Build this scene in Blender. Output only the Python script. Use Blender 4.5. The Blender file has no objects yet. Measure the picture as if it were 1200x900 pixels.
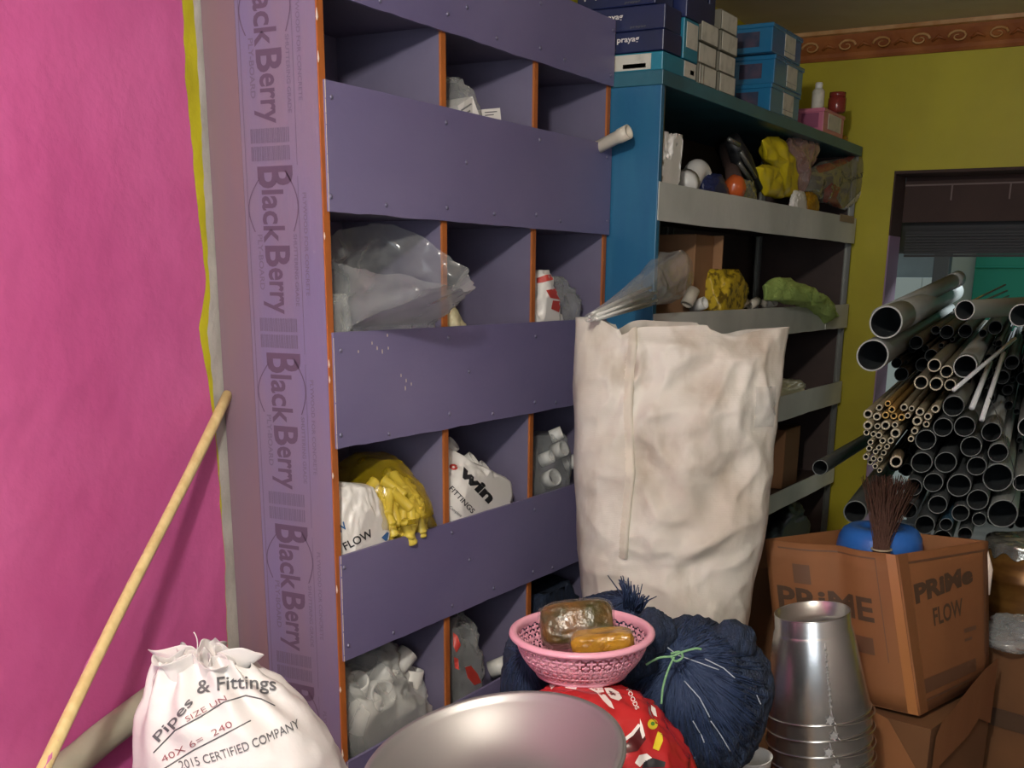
import bpy, bmesh, math, random
from math import sin, cos, pi, sqrt, atan2, radians
from mathutils import Vector, Matrix, Euler, noise

S = bpy.context.scene
C = S.collection

# ------------------------------------------------------------------ camera
CAM_H = 1.55
FOC, PPY = 1383.4, 740.0
AX_R = Vector((0.8672, 0.4978, 0.0085))
AX_D = Vector((0.1500, -0.2432, -0.9583))     # image-down direction
AX_F = Vector((-0.4750, 0.8325, -0.2857))
AX_F.normalize()
AX_R = (AX_R - AX_F * AX_R.dot(AX_F)).normalized()
AX_D = AX_F.cross(AX_R).normalized()
if AX_D.z > 0: AX_D = -AX_D
CAM = Vector((0, 0, CAM_H))
cam = bpy.data.cameras.new('camera')
cam.sensor_width = 36.0
cam.lens = 36.0 * FOC / 1200.0
cam.shift_y = (PPY - 450.0) / 1200.0
cam.clip_start = 0.05
co = bpy.data.objects.new('camera', cam)
C.objects.link(co)
up = -AX_D; back = -AX_F
co.matrix_world = Matrix(((AX_R.x, up.x, back.x, CAM.x), (AX_R.y, up.y, back.y, CAM.y),
                          (AX_R.z, up.z, back.z, CAM.z), (0, 0, 0, 1)))
S.camera = co

def ray(x, y): return AX_R * ((x - 600) / FOC) + AX_D * ((y - PPY) / FOC) + AX_F
def at(x, y, Z): return CAM + ray(x, y) * Z
def on_x(x, y, X): d = ray(x, y); return CAM + d * ((X - CAM.x) / d.x)
def on_y(x, y, Y): d = ray(x, y); return CAM + d * ((Y - CAM.y) / d.y)
def on_z(x, y, Z): d = ray(x, y); return CAM + d * ((Z - CAM.z) / d.z)

# ------------------------------------------------------------------ colour management, world, lamps
S.view_settings.view_transform = 'Standard'
S.view_settings.look = 'None'
S.view_settings.exposure = 0.1
S.view_settings.gamma = 1.0
S.view_settings.use_curve_mapping = False
W = bpy.data.worlds.new('world'); S.world = W; W.use_nodes = True
bg = W.node_tree.nodes['Background']
bg.inputs[0].default_value = (0.75, 0.87, 1.0, 1); bg.inputs[1].default_value = 0.45

def area(name, loc, target, sx, sy, power, col):
    l = bpy.data.lights.new(name, 'AREA'); l.shape = 'RECTANGLE'; l.size = sx; l.size_y = sy
    l.energy = power; l.color = col
    o = bpy.data.objects.new(name, l); C.objects.link(o); o.location = loc
    o.rotation_euler = (Vector(target) - Vector(loc)).to_track_quat('-Z', 'Y').to_euler()
    return o
def bulb(name, loc, power, col, rad):
    l = bpy.data.lights.new(name, 'POINT'); l.energy = power; l.color = col; l.shadow_soft_size = rad
    o = bpy.data.objects.new(name, l); C.objects.link(o); o.location = loc
bulb('ceiling_bulb', (-0.35, 0.15, 2.38), 122, (1.0, 0.96, 0.89), 0.06)
area('added_front_fill', (0.25, -1.5, 1.6), (-1.2, 2.3, 1.1), 1.6, 1.4, 24, (0.86, 0.92, 1.0))  # added soft fill from behind the camera
area('window_daylight', (-0.1, 7.0, 2.6), (-0.3, 5.2, 1.2), 1.6, 0.8, 75, (0.90, 0.97, 1.0))

# ------------------------------------------------------------------ materials
def lin(h):
    h = h.lstrip('#'); c = [int(h[i:i+2], 16) / 255 for i in (0, 2, 4)]
    return tuple((v / 12.92 if v <= 0.04045 else ((v + 0.055) / 1.055) ** 2.4) for v in c) + (1,)
def mat(name, col, rough=0.6, metal=0.0, col2=None, nscale=6.0, bump=0.0, bscale=30.0, alpha=1.0,
        spec=0.5, stretch=(1, 1, 1), contrast=(0.35, 0.65), trans=0.0, emit=0.0, bdetail=4.0, aniso=0):
    m = bpy.data.materials.new(name); m.use_nodes = True
    nt = m.node_tree; b = nt.nodes['Principled BSDF']
    b.inputs['Base Color'].default_value = lin(col)
    b.inputs['Roughness'].default_value = rough
    b.inputs['Metallic'].default_value = metal
    b.inputs['Specular IOR Level'].default_value = spec
    b.inputs['Alpha'].default_value = alpha
    b.inputs['Transmission Weight'].default_value = trans
    if emit:
        b.inputs['Emission Color'].default_value = lin(col); b.inputs['Emission Strength'].default_value = emit
    if col2 or bump:
        tc = nt.nodes.new('ShaderNodeTexCoord'); mp = nt.nodes.new('ShaderNodeMapping')
        mp.inputs['Scale'].default_value = stretch
        nt.links.new(tc.outputs['Object'], mp.inputs[0])
    if col2:
        n = nt.nodes.new('ShaderNodeTexNoise'); n.inputs['Scale'].default_value = nscale
        n.inputs['Detail'].default_value = 6
        r = nt.nodes.new('ShaderNodeValToRGB')
        r.color_ramp.elements[0].position = contrast[0]; r.color_ramp.elements[1].position = contrast[1]
        r.color_ramp.elements[0].color = lin(col); r.color_ramp.elements[1].color = lin(col2)
        nt.links.new(mp.outputs[0], n.inputs['Vector']); nt.links.new(n.outputs[0], r.inputs[0])
        nt.links.new(r.outputs[0], b.inputs['Base Color'])
    if bump:
        n = nt.nodes.new('ShaderNodeTexNoise'); n.inputs['Scale'].default_value = bscale
        n.inputs['Detail'].default_value = bdetail
        bp = nt.nodes.new('ShaderNodeBump'); bp.inputs['Strength'].default_value = bump
        bp.inputs['Distance'].default_value = 0.01
        nt.links.new(mp.outputs[0], n.inputs['Vector']); nt.links.new(n.outputs[0], bp.inputs['Height'])
        nt.links.new(bp.outputs[0], b.inputs['Normal'])
    return m

MT = dict(
 pink=mat('pink_paint', '#C25C92', 0.5, col2='#B85088', nscale=3, bump=1.0, bscale=9, bdetail=6),
 maroon=mat('shaded_pink_paint', '#7A3A4A', 0.7, col2='#6a3040', nscale=3),  # pink wall paint darkened: shade behind the rack put into the colour
 yellowedge=mat('yellow_paint_edge', '#BDB51A', 0.6, col2='#A8A012', nscale=8, bump=0.3, bscale=30),
 whitepaint=mat('white_primer', '#B4B0A8', 0.7, col2='#A09C94', nscale=9, bump=0.5, bscale=25),
 yellow=mat('olive_yellow_paint', '#BCB01C', 0.55, col2='#AC9E16', nscale=2.5, bump=0.25, bscale=9),
 ceiling=mat('ceiling_paint', '#E0D4BC', 0.8, col2='#D2C6AE', nscale=2, bump=0.2, bscale=12),
 concrete=mat('concrete', '#6F6A64', 0.85, col2='#57534E', nscale=5, bump=0.3, bscale=20),
 trim=mat('brown_plaster', '#A8652F', 0.6, col2='#8A4A20', nscale=9, bump=0.4, bscale=18),
 trimhi=mat('pale_gold_plaster', '#C89A66', 0.5, col2='#A8702F', nscale=14),
 ply=mat('film_faced_ply', '#7E7084', 0.42, col2='#766E90', nscale=3.5, stretch=(3, 3, .7), bump=0.08, bscale=60),
 plybare=mat('film_faced_ply_bare', '#80686E', 0.5, col2='#786674', nscale=4, stretch=(3, 3, .6)),
 fascia=mat('purple_fascia', '#7C749A', 0.42, col2='#706890', nscale=2.8, bump=0.10, bscale=35, stretch=(1, .6, 1)),
 inner=mat('purple_inner_ply', '#706A82', 0.5, col2='#605A72', nscale=3),
 orange=mat('orange_edge', '#B8682E', 0.55, col2='#A05828', nscale=25, stretch=(1, 1, .3)),
 chip=mat('bare_wood_chip', '#D8C8B8', 0.7),
 ink=mat('dark_print', '#5C4C62', 0.5),
 ink2=mat('faint_print', '#6A5E76', 0.5),
 screw=mat('screw', '#8A86A0', 0.3, 0.6),
 blue=mat('blue_paint', '#1F5E86', 0.42, col2='#2A6E8E', nscale=3, stretch=(3, 3, .6), bump=0.08, bscale=30),
 teal=mat('teal_blue_paint', '#2C6A7C', 0.4, col2='#245868', nscale=5),
 sheet=mat('pale_sheet', '#E0E0DA', 0.5, col2='#C6C8C2', nscale=3, bump=0.5, bscale=6),
 steel=mat('dull_steel', '#85857F', 0.35, 0.7),
 darkwood=mat('dark_board', '#4A3832', 0.6, col2='#3A2A26', nscale=5),
 sack=mat('woven_sack', '#D6CFC4', 0.62, col2='#C6BDB0', nscale=4, bump=0.35, bscale=22),
 stain=mat('sack_stain', '#A08A70', 0.7),
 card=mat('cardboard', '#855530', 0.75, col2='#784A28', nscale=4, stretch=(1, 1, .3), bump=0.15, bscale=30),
 carddark=mat('cardboard_inside', '#7A5434', 0.8),
 cardline=mat('cardboard_print', '#46301F', 0.7),
 cardpale=mat('cardboard_pale', '#8A6C4A', 0.8, col2='#7A5C3C', nscale=4),
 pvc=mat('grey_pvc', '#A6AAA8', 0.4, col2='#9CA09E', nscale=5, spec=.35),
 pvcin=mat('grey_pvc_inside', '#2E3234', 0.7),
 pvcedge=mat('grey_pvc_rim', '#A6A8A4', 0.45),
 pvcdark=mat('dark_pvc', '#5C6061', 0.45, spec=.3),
 beige=mat('beige_conduit', '#B8AC90', 0.4, col2='#A89878', nscale=6),
 tan=mat('tan_conduit', '#B08C50', 0.4),
 bluepipe=mat('blue_pipe', '#3A5A70', 0.4),
 white=mat('white_pvc', '#DCDAD4', 0.35),
 cream=mat('cream_plastic', '#D8CEBC', 0.4),
 alu=mat('aluminium', '#CCCCCA', 0.27, .95, col2='#BEBEBC', nscale=8, bump=0.06, bscale=14),
 alub=mat('worn_aluminium', '#B4B2B0', 0.33, 1.0, col2='#A0A0A0', nscale=3, bump=0.05, bscale=10),
 wire=mat('steel_wire', '#CCCCCC', 0.25, 1.0),
 pinkp=mat('pink_plastic', '#E0A0B2', 0.35),
 navy=mat('navy_yarn', '#1C2C46', 0.8, col2='#121E32', nscale=20, bump=0.8, bscale=60, stretch=(4, 4, 1)),
 navy2=mat('navy_strand', '#1F3050', 0.7),
 bluestr=mat('pale_strand', '#A8B0BC', 0.5),
 greenstr=mat('green_twine', '#6E9A6E', 0.5),
 red=mat('red_film', '#B0282A', 0.25, col2='#A02024', nscale=3, bump=0.3, bscale=8),
 darkred=mat('dark_red_print', '#4A1418', 0.3),
 redp=mat('red_print', '#C04038', 0.4),
 filmwhite=mat('white_film', '#E6E2DC', 0.35, bump=0.35, bscale=12),
 print_b=mat('black_print', '#1E1E22', 0.5),
 print_g=mat('grey_print', '#5A5A5E', 0.5),
 print_r=mat('maroon_pen', '#8A4A50', 0.6),
 print_y=mat('yellow_print', '#D8C030', 0.4),
 print_gr=mat('green_print', '#4A7A30', 0.4),
 print_bl=mat('blue_print', '#3A6AA0', 0.4),
 print_w=mat('white_print', '#E8E0DC', 0.4),
 clear=mat('clear_film', '#D0D2D0', 0.18, alpha=0.34, spec=0.9, bump=0.5, bscale=14),
 clearthick=mat('clear_bag_film', '#C8CCCC', 0.22, alpha=0.5, spec=0.8, bump=0.5, bscale=10),
 clearbright=mat('glossy_clear_film', '#DCDEDA', 0.16, alpha=0.4, spec=1.0, bump=0.6, bscale=12),
 creamfilm=mat('cream_film', '#CFC6A0', 0.35, bump=.4, bscale=14),
 clear2=mat('thin_clear_film', '#C0C2BE', 0.2, alpha=0.22, spec=0.9, bump=0.5, bscale=18),
 milky=mat('milky_film', '#CFCFC8', 0.25, alpha=0.6, spec=0.7, bump=0.5, bscale=10),
 yfilm=mat('yellow_film', '#D8B818', 0.28, alpha=0.45, spec=0.8, bump=0.5, bscale=14),
 yfit=mat('yellow_fitting', '#D6BE4E', 0.4),
 ybag=mat('yellow_bag', '#D2BC22', 0.35, bump=0.6, bscale=10),
 greennet=mat('green_net', '#7A9A3A', 0.7, bump=1.0, bscale=90),
 olive=mat('olive_pickle', '#6A4418', 0.3, col2='#33300F', nscale=22, bump=0.8, bscale=30),
 brownpick=mat('brown_packet', '#8A5A28', 0.3, col2='#6A4A1A', nscale=18, bump=0.6, bscale=25),
 amber=mat('amber_packet', '#B08420', 0.25, col2='#8A5E14', nscale=30, bump=0.8, bscale=30),
 navybox=mat('navy_box', '#232C58', 0.35, col2='#1C2448', nscale=5),
 tealbox=mat('teal_box', '#1E7A92', 0.4),
 label=mat('paper_label', '#CFCABC', 0.6, col2='#B8B4A6', nscale=30, contrast=(.5, .7)),
 bluecase=mat('blue_clear_case', '#2C7AA8', 0.2, alpha=0.8, spec=0.8),
 casein=mat('case_contents', '#4A3C50', 0.6, col2='#20304A', nscale=30),
 pinkcase=mat('pink_clear_case', '#D07890', 0.25, alpha=0.9, spec=0.8),
 orangep=mat('orange_plastic', '#C25A2A', 0.25),
 black=mat('black_rubber', '#18181A', 0.5),
 redjar=mat('red_jar', '#8A3430', 0.2, alpha=0.85),
 wood=mat('pole_wood', '#D8C48C', 0.55, col2='#C8B078', nscale=10, stretch=(6, 6, .6)),
 poleink=mat('pink_stain', '#B86090', 0.6),
 greypipe=mat('weathered_grey_pipe', '#9C9884', 0.5, col2='#8A8674', nscale=3),
 broom=mat('brown_bristles', '#4A2E22', 0.8),
 bluetub=mat('blue_plastic', '#2A62B0', 0.35),
 tin=mat('tin_gold', '#8A6430', 0.35, 0.4, col2='#5E3C18', nscale=8, stretch=(1, 1, 3)),
 shutter=mat('shutter_metal', '#3C3C3E', 0.6, 0.3),
 soffit=mat('brown_lintel', '#4E3A34', 0.8, col2='#42302C', nscale=4),
 mortar=mat('pale_mortar', '#85736E', 0.8),
 lilac=mat('lilac_paint', '#A084A0', 0.7),
 outwhite=mat('outside_white', '#C8D0CC', 0.7),
 outteal=mat('teal_wall', '#178A74', 0.6),
 outgrey=mat('outside_grey', '#7A8486', 0.8, col2='#6A7274', nscale=3),
)

def film(name, col, dens=.16, edge=.55, rough=.15, bs=14, bstr=.6):
    m = bpy.data.materials.new(name); m.use_nodes = True; nt = m.node_tree
    b = nt.nodes['Principled BSDF']; out = nt.nodes['Material Output']
    b.inputs['Base Color'].default_value = lin(col); b.inputs['Roughness'].default_value = rough; b.inputs['Specular IOR Level'].default_value = .9
    tr = nt.nodes.new('ShaderNodeBsdfTransparent'); mx = nt.nodes.new('ShaderNodeMixShader')
    tc = nt.nodes.new('ShaderNodeTexCoord'); n = nt.nodes.new('ShaderNodeTexNoise'); n.inputs['Scale'].default_value = bs; n.inputs['Detail'].default_value = 3; n.inputs['Distortion'].default_value = .6
    n.noise_type = 'RIDGED_MULTIFRACTAL'
    bp = nt.nodes.new('ShaderNodeBump'); bp.inputs['Strength'].default_value = bstr; bp.inputs['Distance'].default_value = .02
    nt.links.new(tc.outputs['Object'], n.inputs['Vector']); nt.links.new(n.outputs[0], bp.inputs['Height'])
    lw = nt.nodes.new('ShaderNodeLayerWeight'); lw.inputs[0].default_value = .5
    nt.links.new(bp.outputs[0], b.inputs['Normal']); nt.links.new(bp.outputs[0], lw.inputs['Normal'])
    r = nt.nodes.new('ShaderNodeMapRange'); r.inputs[1].default_value = .25; r.inputs[2].default_value = 1; r.inputs[3].default_value = dens; r.inputs[4].default_value = edge
    nt.links.new(lw.outputs['Facing'], r.inputs[0]); nt.links.new(r.outputs[0], mx.inputs[0])
    nt.links.new(tr.outputs[0], mx.inputs[1]); nt.links.new(b.outputs[0], mx.inputs[2]); nt.links.new(mx.outputs[0], out.inputs[0])
    return m
for k_, a_ in dict(clear=('#D0D2D0', .20, .6), clearthick=('#C0C2C0', .24, .8, .15, 9), clearbright=('#E8EAE6', .30, .8, .12, 10), clearwrap=('#E8E0C8', .015, .2, .08, 40), milky=('#CFCFC8', .45, .8),
                   yfilm=('#D8B818', .22, .75), pinkfilm=('#C09890', .4, .8), greyfilm=('#8E8A7E', .55, .85)).items():
    MT[k_] = film(k_, *a_)
MT['greennet'] = film('green_net', '#C4E27C', .65, .97, .6, 90, .5)
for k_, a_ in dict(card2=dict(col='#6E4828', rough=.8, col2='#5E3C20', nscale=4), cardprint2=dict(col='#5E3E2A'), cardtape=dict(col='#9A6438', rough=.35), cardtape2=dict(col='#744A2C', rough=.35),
        cardgrey=dict(col='#6E6A5C', rough=.8), cardmid=dict(col='#9C7450', rough=.8, col2='#8A6444', nscale=4), foil=dict(col='#C8C6BC', rough=.25, metal=.8, bump=.8, bscale=25),
        seamgrey=dict(col='#B8B6B4', rough=.4, metal=.8, bump=.5, bscale=80), basinalu=dict(col='#9E9C9C', rough=.45, metal=.75), beigegrey=dict(col='#8E8676', rough=.35), beigerim=dict(col='#B4AA94', rough=.5),
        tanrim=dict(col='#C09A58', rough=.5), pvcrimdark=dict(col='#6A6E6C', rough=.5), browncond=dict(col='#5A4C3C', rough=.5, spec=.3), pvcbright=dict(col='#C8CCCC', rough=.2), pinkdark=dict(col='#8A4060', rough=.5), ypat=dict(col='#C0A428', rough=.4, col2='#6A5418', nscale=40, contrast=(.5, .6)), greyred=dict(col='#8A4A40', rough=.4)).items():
    MT[k_] = mat(k_, **a_)
def basin_mat():
    m = MT['basinalu']; nt = m.node_tree; b = nt.nodes['Principled BSDF']
    tc = nt.nodes.new('ShaderNodeTexCoord'); n = nt.nodes.new('ShaderNodeTexNoise'); n.inputs['Scale'].default_value = 5; n.inputs['Detail'].default_value = 6
    r = nt.nodes.new('ShaderNodeMapRange'); r.inputs[3].default_value = .33; r.inputs[4].default_value = .5
    nt.links.new(tc.outputs['Object'], n.inputs['Vector']); nt.links.new(n.outputs[0], r.inputs[0]); nt.links.new(r.outputs[0], b.inputs['Roughness'])
basin_mat()

# ------------------------------------------------------------------ mesh builder
class M:
    def __init__(s): s.v = []; s.f = []; s.mi = []; s.sm = []
    def add(s, vs, fs, m=0, smooth=False, T=None):
        o = len(s.v)
        for p in vs:
            p = Vector(p)
            s.v.append(T @ p if T else p)
        for f in fs:
            s.f.append(tuple(i + o for i in f)); s.mi.append(m); s.sm.append(smooth)
        return s
    def box(s, lo, hi, m=0, T=None):
        x0, y0, z0 = lo; x1, y1, z1 = hi
        vs = [(x0, y0, z0), (x1, y0, z0), (x1, y1, z0), (x0, y1, z0), (x0, y0, z1), (x1, y0, z1), (x1, y1, z1), (x0, y1, z1)]
        return s.add(vs, [(0, 3, 2, 1), (4, 5, 6, 7), (0, 1, 5, 4), (1, 2, 6, 5), (2, 3, 7, 6), (3, 0, 4, 7)], m, False, T)
    def poly(s, pts, thick, m=0, T=None):
        """prism from a 2-D outline (x,y) of thickness thick along +z"""
        n = len(pts)
        vs = [(p[0], p[1], 0) for p in pts] + [(p[0], p[1], thick) for p in pts]
        fs = [tuple(range(n))[::-1], tuple(range(n, 2 * n))] + [(i, (i + 1) % n, n + (i + 1) % n, n + i) for i in range(n)]
        return s.add(vs, fs, m, False, T)
    def tube(s, pts, r, seg=10, m=0, cap=True, closed=False):
        pts = [Vector(p) for p in pts]; n = len(pts)
        rr = r if isinstance(r, (list, tuple)) else [r] * n
        vs = []; prev = None
        for i, p in enumerate(pts):
            a = pts[(i - 1) % n] if (closed or i > 0) else p
            b = pts[(i + 1) % n] if (closed or i < n - 1) else p
            t = (b - a)
            t = t.normalized() if t.length > 1e-9 else Vector((0, 0, 1))
            if prev is None:
                u = t.orthogonal().normalized()
            else:
                u = (prev - t * prev.dot(t)); u = u.normalized() if u.length > 1e-6 else t.orthogonal().normalized()
            prev = u; w = t.cross(u)
            for k in range(seg):
                A = 2 * pi * k / seg
                vs.append(p + (u * cos(A) + w * sin(A)) * rr[i])
        fs = []
        for i in range(n if closed else n - 1):
            j = (i + 1) % n
            for k in range(seg):
                l = (k + 1) % seg
                fs.append((i * seg + k, i * seg + l, j * seg + l, j * seg + k))
        if cap and not closed:
            fs.append(tuple(range(seg))[::-1]); fs.append(tuple((n - 1) * seg + k for k in range(seg)))
        return s.add(vs, fs, m, True)
    def lathe(s, prof, seg=32, m=0, T=None, mats=None):
        """prof: list of (r,z). r=0 ends are closed"""
        vs = []; n = len(prof)
        for r, z in prof:
            for k in range(seg):
                A = 2 * pi * k / seg; vs.append((r * cos(A), r * sin(A), z))
        o = len(s.v)
        for p in vs: s.v.append(T @ Vector(p) if T else Vector(p))
        for i in range(n - 1):
            for k in range(seg):
                l = (k + 1) % seg
                s.f.append((o + i * seg + k, o + i * seg + l, o + (i + 1) * seg + l, o + (i + 1) * seg + k))
                s.mi.append(mats[i] if mats else m); s.sm.append(True)
        return s
    def grid(s, fn, nu, nv, closeu=False, m=0, skip=None, mfn=None):
        o = len(s.v); cu = nu if closeu else nu + 1
        for j in range(nv + 1):
            for i in range(cu):
                s.v.append(Vector(fn(i / nu, j / nv)))
        for j in range(nv):
            for i in range(nu):
                i2 = (i + 1) % cu
                if skip and skip(i, j): continue
                s.f.append((o + j * cu + i, o + j * cu + i2, o + (j + 1) * cu + i2, o + (j + 1) * cu + i))
                s.mi.append(mfn((i + .5) / nu, (j + .5) / nv) if mfn else m); s.sm.append(True)
        return s
    def build(s, name, mats, parent=None, local=False, bevel=0, solid=0, origin=None, flip=False):
        if not isinstance(mats, (list, tuple)): mats = [mats]
        vs = s.v
        if parent is None and not local:
            if origin is None:
                xs = [p.x for p in vs]; ys = [p.y for p in vs]; zs = [p.z for p in vs]
                origin = Vector(((min(xs) + max(xs)) / 2, (min(ys) + max(ys)) / 2, min(zs)))
            origin = Vector(origin); vs = [p - origin for p in vs]
        me = bpy.data.meshes.new(name)
        me.from_pydata([tuple(p) for p in vs], [], s.f)
        for k in mats: me.materials.append(MT[k] if isinstance(k, str) else k)
        me.polygons.foreach_set('material_index', s.mi)
        me.polygons.foreach_set('use_smooth', s.sm)
        me.validate(); me.update()
        bm = bmesh.new(); bm.from_mesh(me); bmesh.ops.recalc_face_normals(bm, faces=bm.faces); bm.to_mesh(me); bm.free()
        o = bpy.data.objects.new(name, me); C.objects.link(o)
        if parent is not None:
            o.parent = parent
            if not local:
                base = parent; Mx = parent.matrix_basis.copy()
                while base.parent:
                    Mx = base.parent.matrix_basis @ base.matrix_parent_inverse @ Mx if False else Mx
                    base = base.parent
                o.matrix_parent_inverse = wm(parent).inverted()
        elif not local: o.location = origin
        if bevel:
            b = o.modifiers.new('bevel', 'BEVEL'); b.width = bevel; b.segments = 2; b.limit_method = 'ANGLE'
        if solid:
            b = o.modifiers.new('solid', 'SOLIDIFY'); b.thickness = solid; b.offset = 0
        return o
def wm(o):
    m = o.matrix_basis.copy()
    if o.parent: m = wm(o.parent) @ o.matrix_parent_inverse @ m
    return m

def tag(o, label=None, cat=None, group=None, kind=None):
    if label: o['label'] = label
    if cat: o['category'] = cat
    if group: o['group'] = group
    if kind: o['kind'] = kind
    return o
def empty(name, loc, label=None, cat=None, group=None, rot=(0, 0, 0)):
    o = bpy.data.objects.new(name, None); C.objects.link(o); o.location = loc; o.rotation_euler = rot
    o.empty_display_size = 0.05
    return tag(o, label, cat, group)
def copy_tree(o, parent=None):
    c = o.copy(); C.objects.link(c)
    if parent is not None: c.parent = parent
    for ch in list(o.children): copy_tree(ch, c)
    return c
def rotm(axis_z, up=Vector((0, 0, 1))):
    z = Vector(axis_z).normalized(); x = up.cross(z)
    x = x.normalized() if x.length > 1e-5 else z.orthogonal().normalized()
    y = z.cross(x)
    return Matrix((x, y, z)).transposed().to_4x4()

_tc = {}
def text_geo(txt, bold=0.0, spacing=1.0):
    k = (txt, bold, spacing)
    if k in _tc: return _tc[k]
    cu = bpy.data.curves.new('t', 'FONT'); cu.body = txt; cu.size = 1.0; cu.offset = bold; cu.space_character = spacing
    cu.resolution_u = 3
    o = bpy.data.objects.new('t', cu); C.objects.link(o)
    bpy.context.view_layer.update()
    dg = bpy.context.evaluated_depsgraph_get()
    me = o.evaluated_get(dg).to_mesh()
    bm = bmesh.new(); bm.from_mesh(me); bmesh.ops.triangulate(bm, faces=bm.faces)
    for _ in range(2):
        ed = [e for e in bm.edges if e.calc_length() > 0.18]
        if ed: bmesh.ops.subdivide_edges(bm, edges=ed, cuts=1); bmesh.ops.triangulate(bm, faces=bm.faces)
    bm.verts.ensure_lookup_table()
    vs = [(v.co.x, v.co.y) for v in bm.verts]; fs = [tuple(v.index for v in f.verts) for f in bm.faces]
    bm.verts.index_update(); bm.free()
    w = max(p[0] for p in vs) - min(p[0] for p in vs); x0 = min(p[0] for p in vs)
    h = max(p[1] for p in vs); y0 = min(p[1] for p in vs)
    o.to_mesh_clear() if False else None
    bpy.data.objects.remove(o); bpy.data.curves.remove(cu)
    _tc[k] = ([(p[0] - x0, p[1]) for p in vs], fs, w, h)
    return _tc[k]
def add_text(mb, txt, fn, width=None, height=None, bold=0.0, m=0, spacing=1.0):
    """fn(x, y) -> world point; x runs 0..width, y 0..height (cap height)"""
    vs, fs, w, h = text_geo(txt, bold, spacing)
    sy = (height / 0.72) if height else (width / w); sx = (width / w) if width else sy
    mb.add([fn(p[0] * sx, p[1] * sy) for p in vs], fs, m)
def plane_fn(o, ex, ey, lift=0.0):
    o = Vector(o); ex = Vector(ex).normalized(); ey = Vector(ey).normalized(); n = ex.cross(ey) * lift
    return lambda x, y: o + ex * x + ey * y + n

def nz(p, s=1.0, seed=0.0):
    return noise.noise(Vector(p) * s + Vector((seed * 7.13, seed * 3.7, seed * 1.9)))
def ridge(p, s=1.0, seed=0.0):
    return 1.0 - 2 * abs(nz(p, s, seed))
# ================================================================== SETTING
XW = -1.78          # left wall plane
XF = -1.50          # pigeonhole front plane
YN = 1.885          # near face of the end panel
YB = 5.29           # far wall
ZC = 2.53
def st(o): o['kind'] = 'structure'; return o

st(M().box((XW - .1, -3.0, -.1), (2.2, YB, 0)).build('floor', 'concrete', origin=(0, 0, 0)))
st(M().box((XW - .12, -2.2, ZC), (2.2, YB + .25, ZC + .1)).build('ceiling', 'ceiling', origin=(0, 1, ZC)))
# left wall: pink field with an uneven yellow and white margin beside the cabinet
def bd(tab, z):
    for (z0, y0), (z1, y1) in zip(tab, tab[1:]):
        if z0 <= z <= z1: return y0 + (y1 - y0) * (z - z0) / (z1 - z0)
    return tab[0][1] if z < tab[0][0] else tab[-1][1]
def edge_tab(pts):
    t = sorted([(on_x(x, y, XW).z, on_x(x, y, XW).y) for x, y in pts]); return t
tabA = edge_tab([(213, 0), (217, 60), (219, 110), (224, 160), (227, 190), (232, 250), (238, 300), (241, 340), (237, 365), (234, 385), (240, 420), (245, 450), (249, 490), (257, 560), (259, 600), (263, 660), (265, 740)])
tabB = edge_tab([(226, 0), (231, 60), (235, 130), (238, 200), (243, 290), (246, 350), (243, 390), (249, 450), (252, 490), (258, 560), (260.5, 610), (264, 680), (266, 740)])
tabC = edge_tab([(243, 0), (250, 110), (256, 220), (262, 330), (268, 430), (277, 560), (282, 640), (288, 733)])
m = M(); N = 260
vs = []; fs = []; mi = []
for j in range(N + 1):
    z = ZC * j / N; w = 0.0035 * nz((0, 0, z), 30) + .0035 * nz((0, 0, z), 9, 3)
    a = bd(tabA, z) + w; b = max(bd(tabB, z) + .003 * nz((0, 0, z), 40, 1), a + .001); c = max(min(bd(tabC, z), YN - .001), b + .004)
    for y in (-3.0, a, b, 1.889, YB): vs.append((XW, y, z))
    for y in (-3.0, a, b, 1.889, YB): pass
for j in range(N):
    for k in range(4):
        fs.append((j * 5 + k, j * 5 + k + 1, (j + 1) * 5 + k + 1, (j + 1) * 5 + k)); mi.append((0, 1, 2, 3)[k] if not (k == 3 and j * ZC / N > 2.19) else 4)
m.v = [Vector(p) for p in vs]; m.f = fs; m.mi = mi; m.sm = [False] * len(fs)
m.box((XW - .12, -3.0, 0), (XW - .002, YB, ZC), 0)
st(m.build('wall_left', ['pink', 'yellowedge', 'whitepaint', 'maroon', 'yellow'], origin=(XW, 0, 0)))
# far wall with the opening
X0, X1, ZT, ZS = -1.225, 0.75, 1.992, 0.32
m = M()
m.box((XW - .1, YB, 0), (X0, YB + .2, ZC)); m.box((X1, YB, 0), (2.2, YB + .2, ZC))
m.box((X0, YB, ZT), (X1, YB + .2, ZC)); m.box((X0, YB, 0), (X1, YB + .2, ZS))
st(m.build('wall_far', 'yellow', origin=(0, YB, 0)))
st(M().box((2.1, -2.2, 0), (2.2, YB, ZC)).build('wall_right', 'whitepaint'))
# window reveal: lilac jamb, brown lintel with mortar joints
m = M()
m.box((X0 - .001, YB + .002, ZS), (X0 + .006, YB + .198, 1.74), 0)
m.box((X0 - .001, YB + .002, 1.74), (X0 + .006, YB + .198, ZT), 1)
m.box((X0, YB + .001, ZT - .012), (X1, YB + .198, ZT + .001), 1)
st(m.build('trim_2', ['lilac', 'soffit'], bevel=.002))
wf = M()
wf.box((X0 + .006, YB + .20, 1.80), (X1, YB + .235, ZT + .05), 0)
wf.box((X0 + .006, YB + .196, 1.945), (X1, YB + .2, 1.951), 1)
for xx in (-1.03, -.80, -.40, .05): wf.box((xx, YB + .196, 1.885), (xx + .006, YB + .2, 1.946), 1)
wf.box((X0 - .1, YB + .235, 1.86), (X1 + .1, YB + .6, 1.96), 0)
st(wf.build('window_1', ['soffit', 'mortar']))
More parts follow.
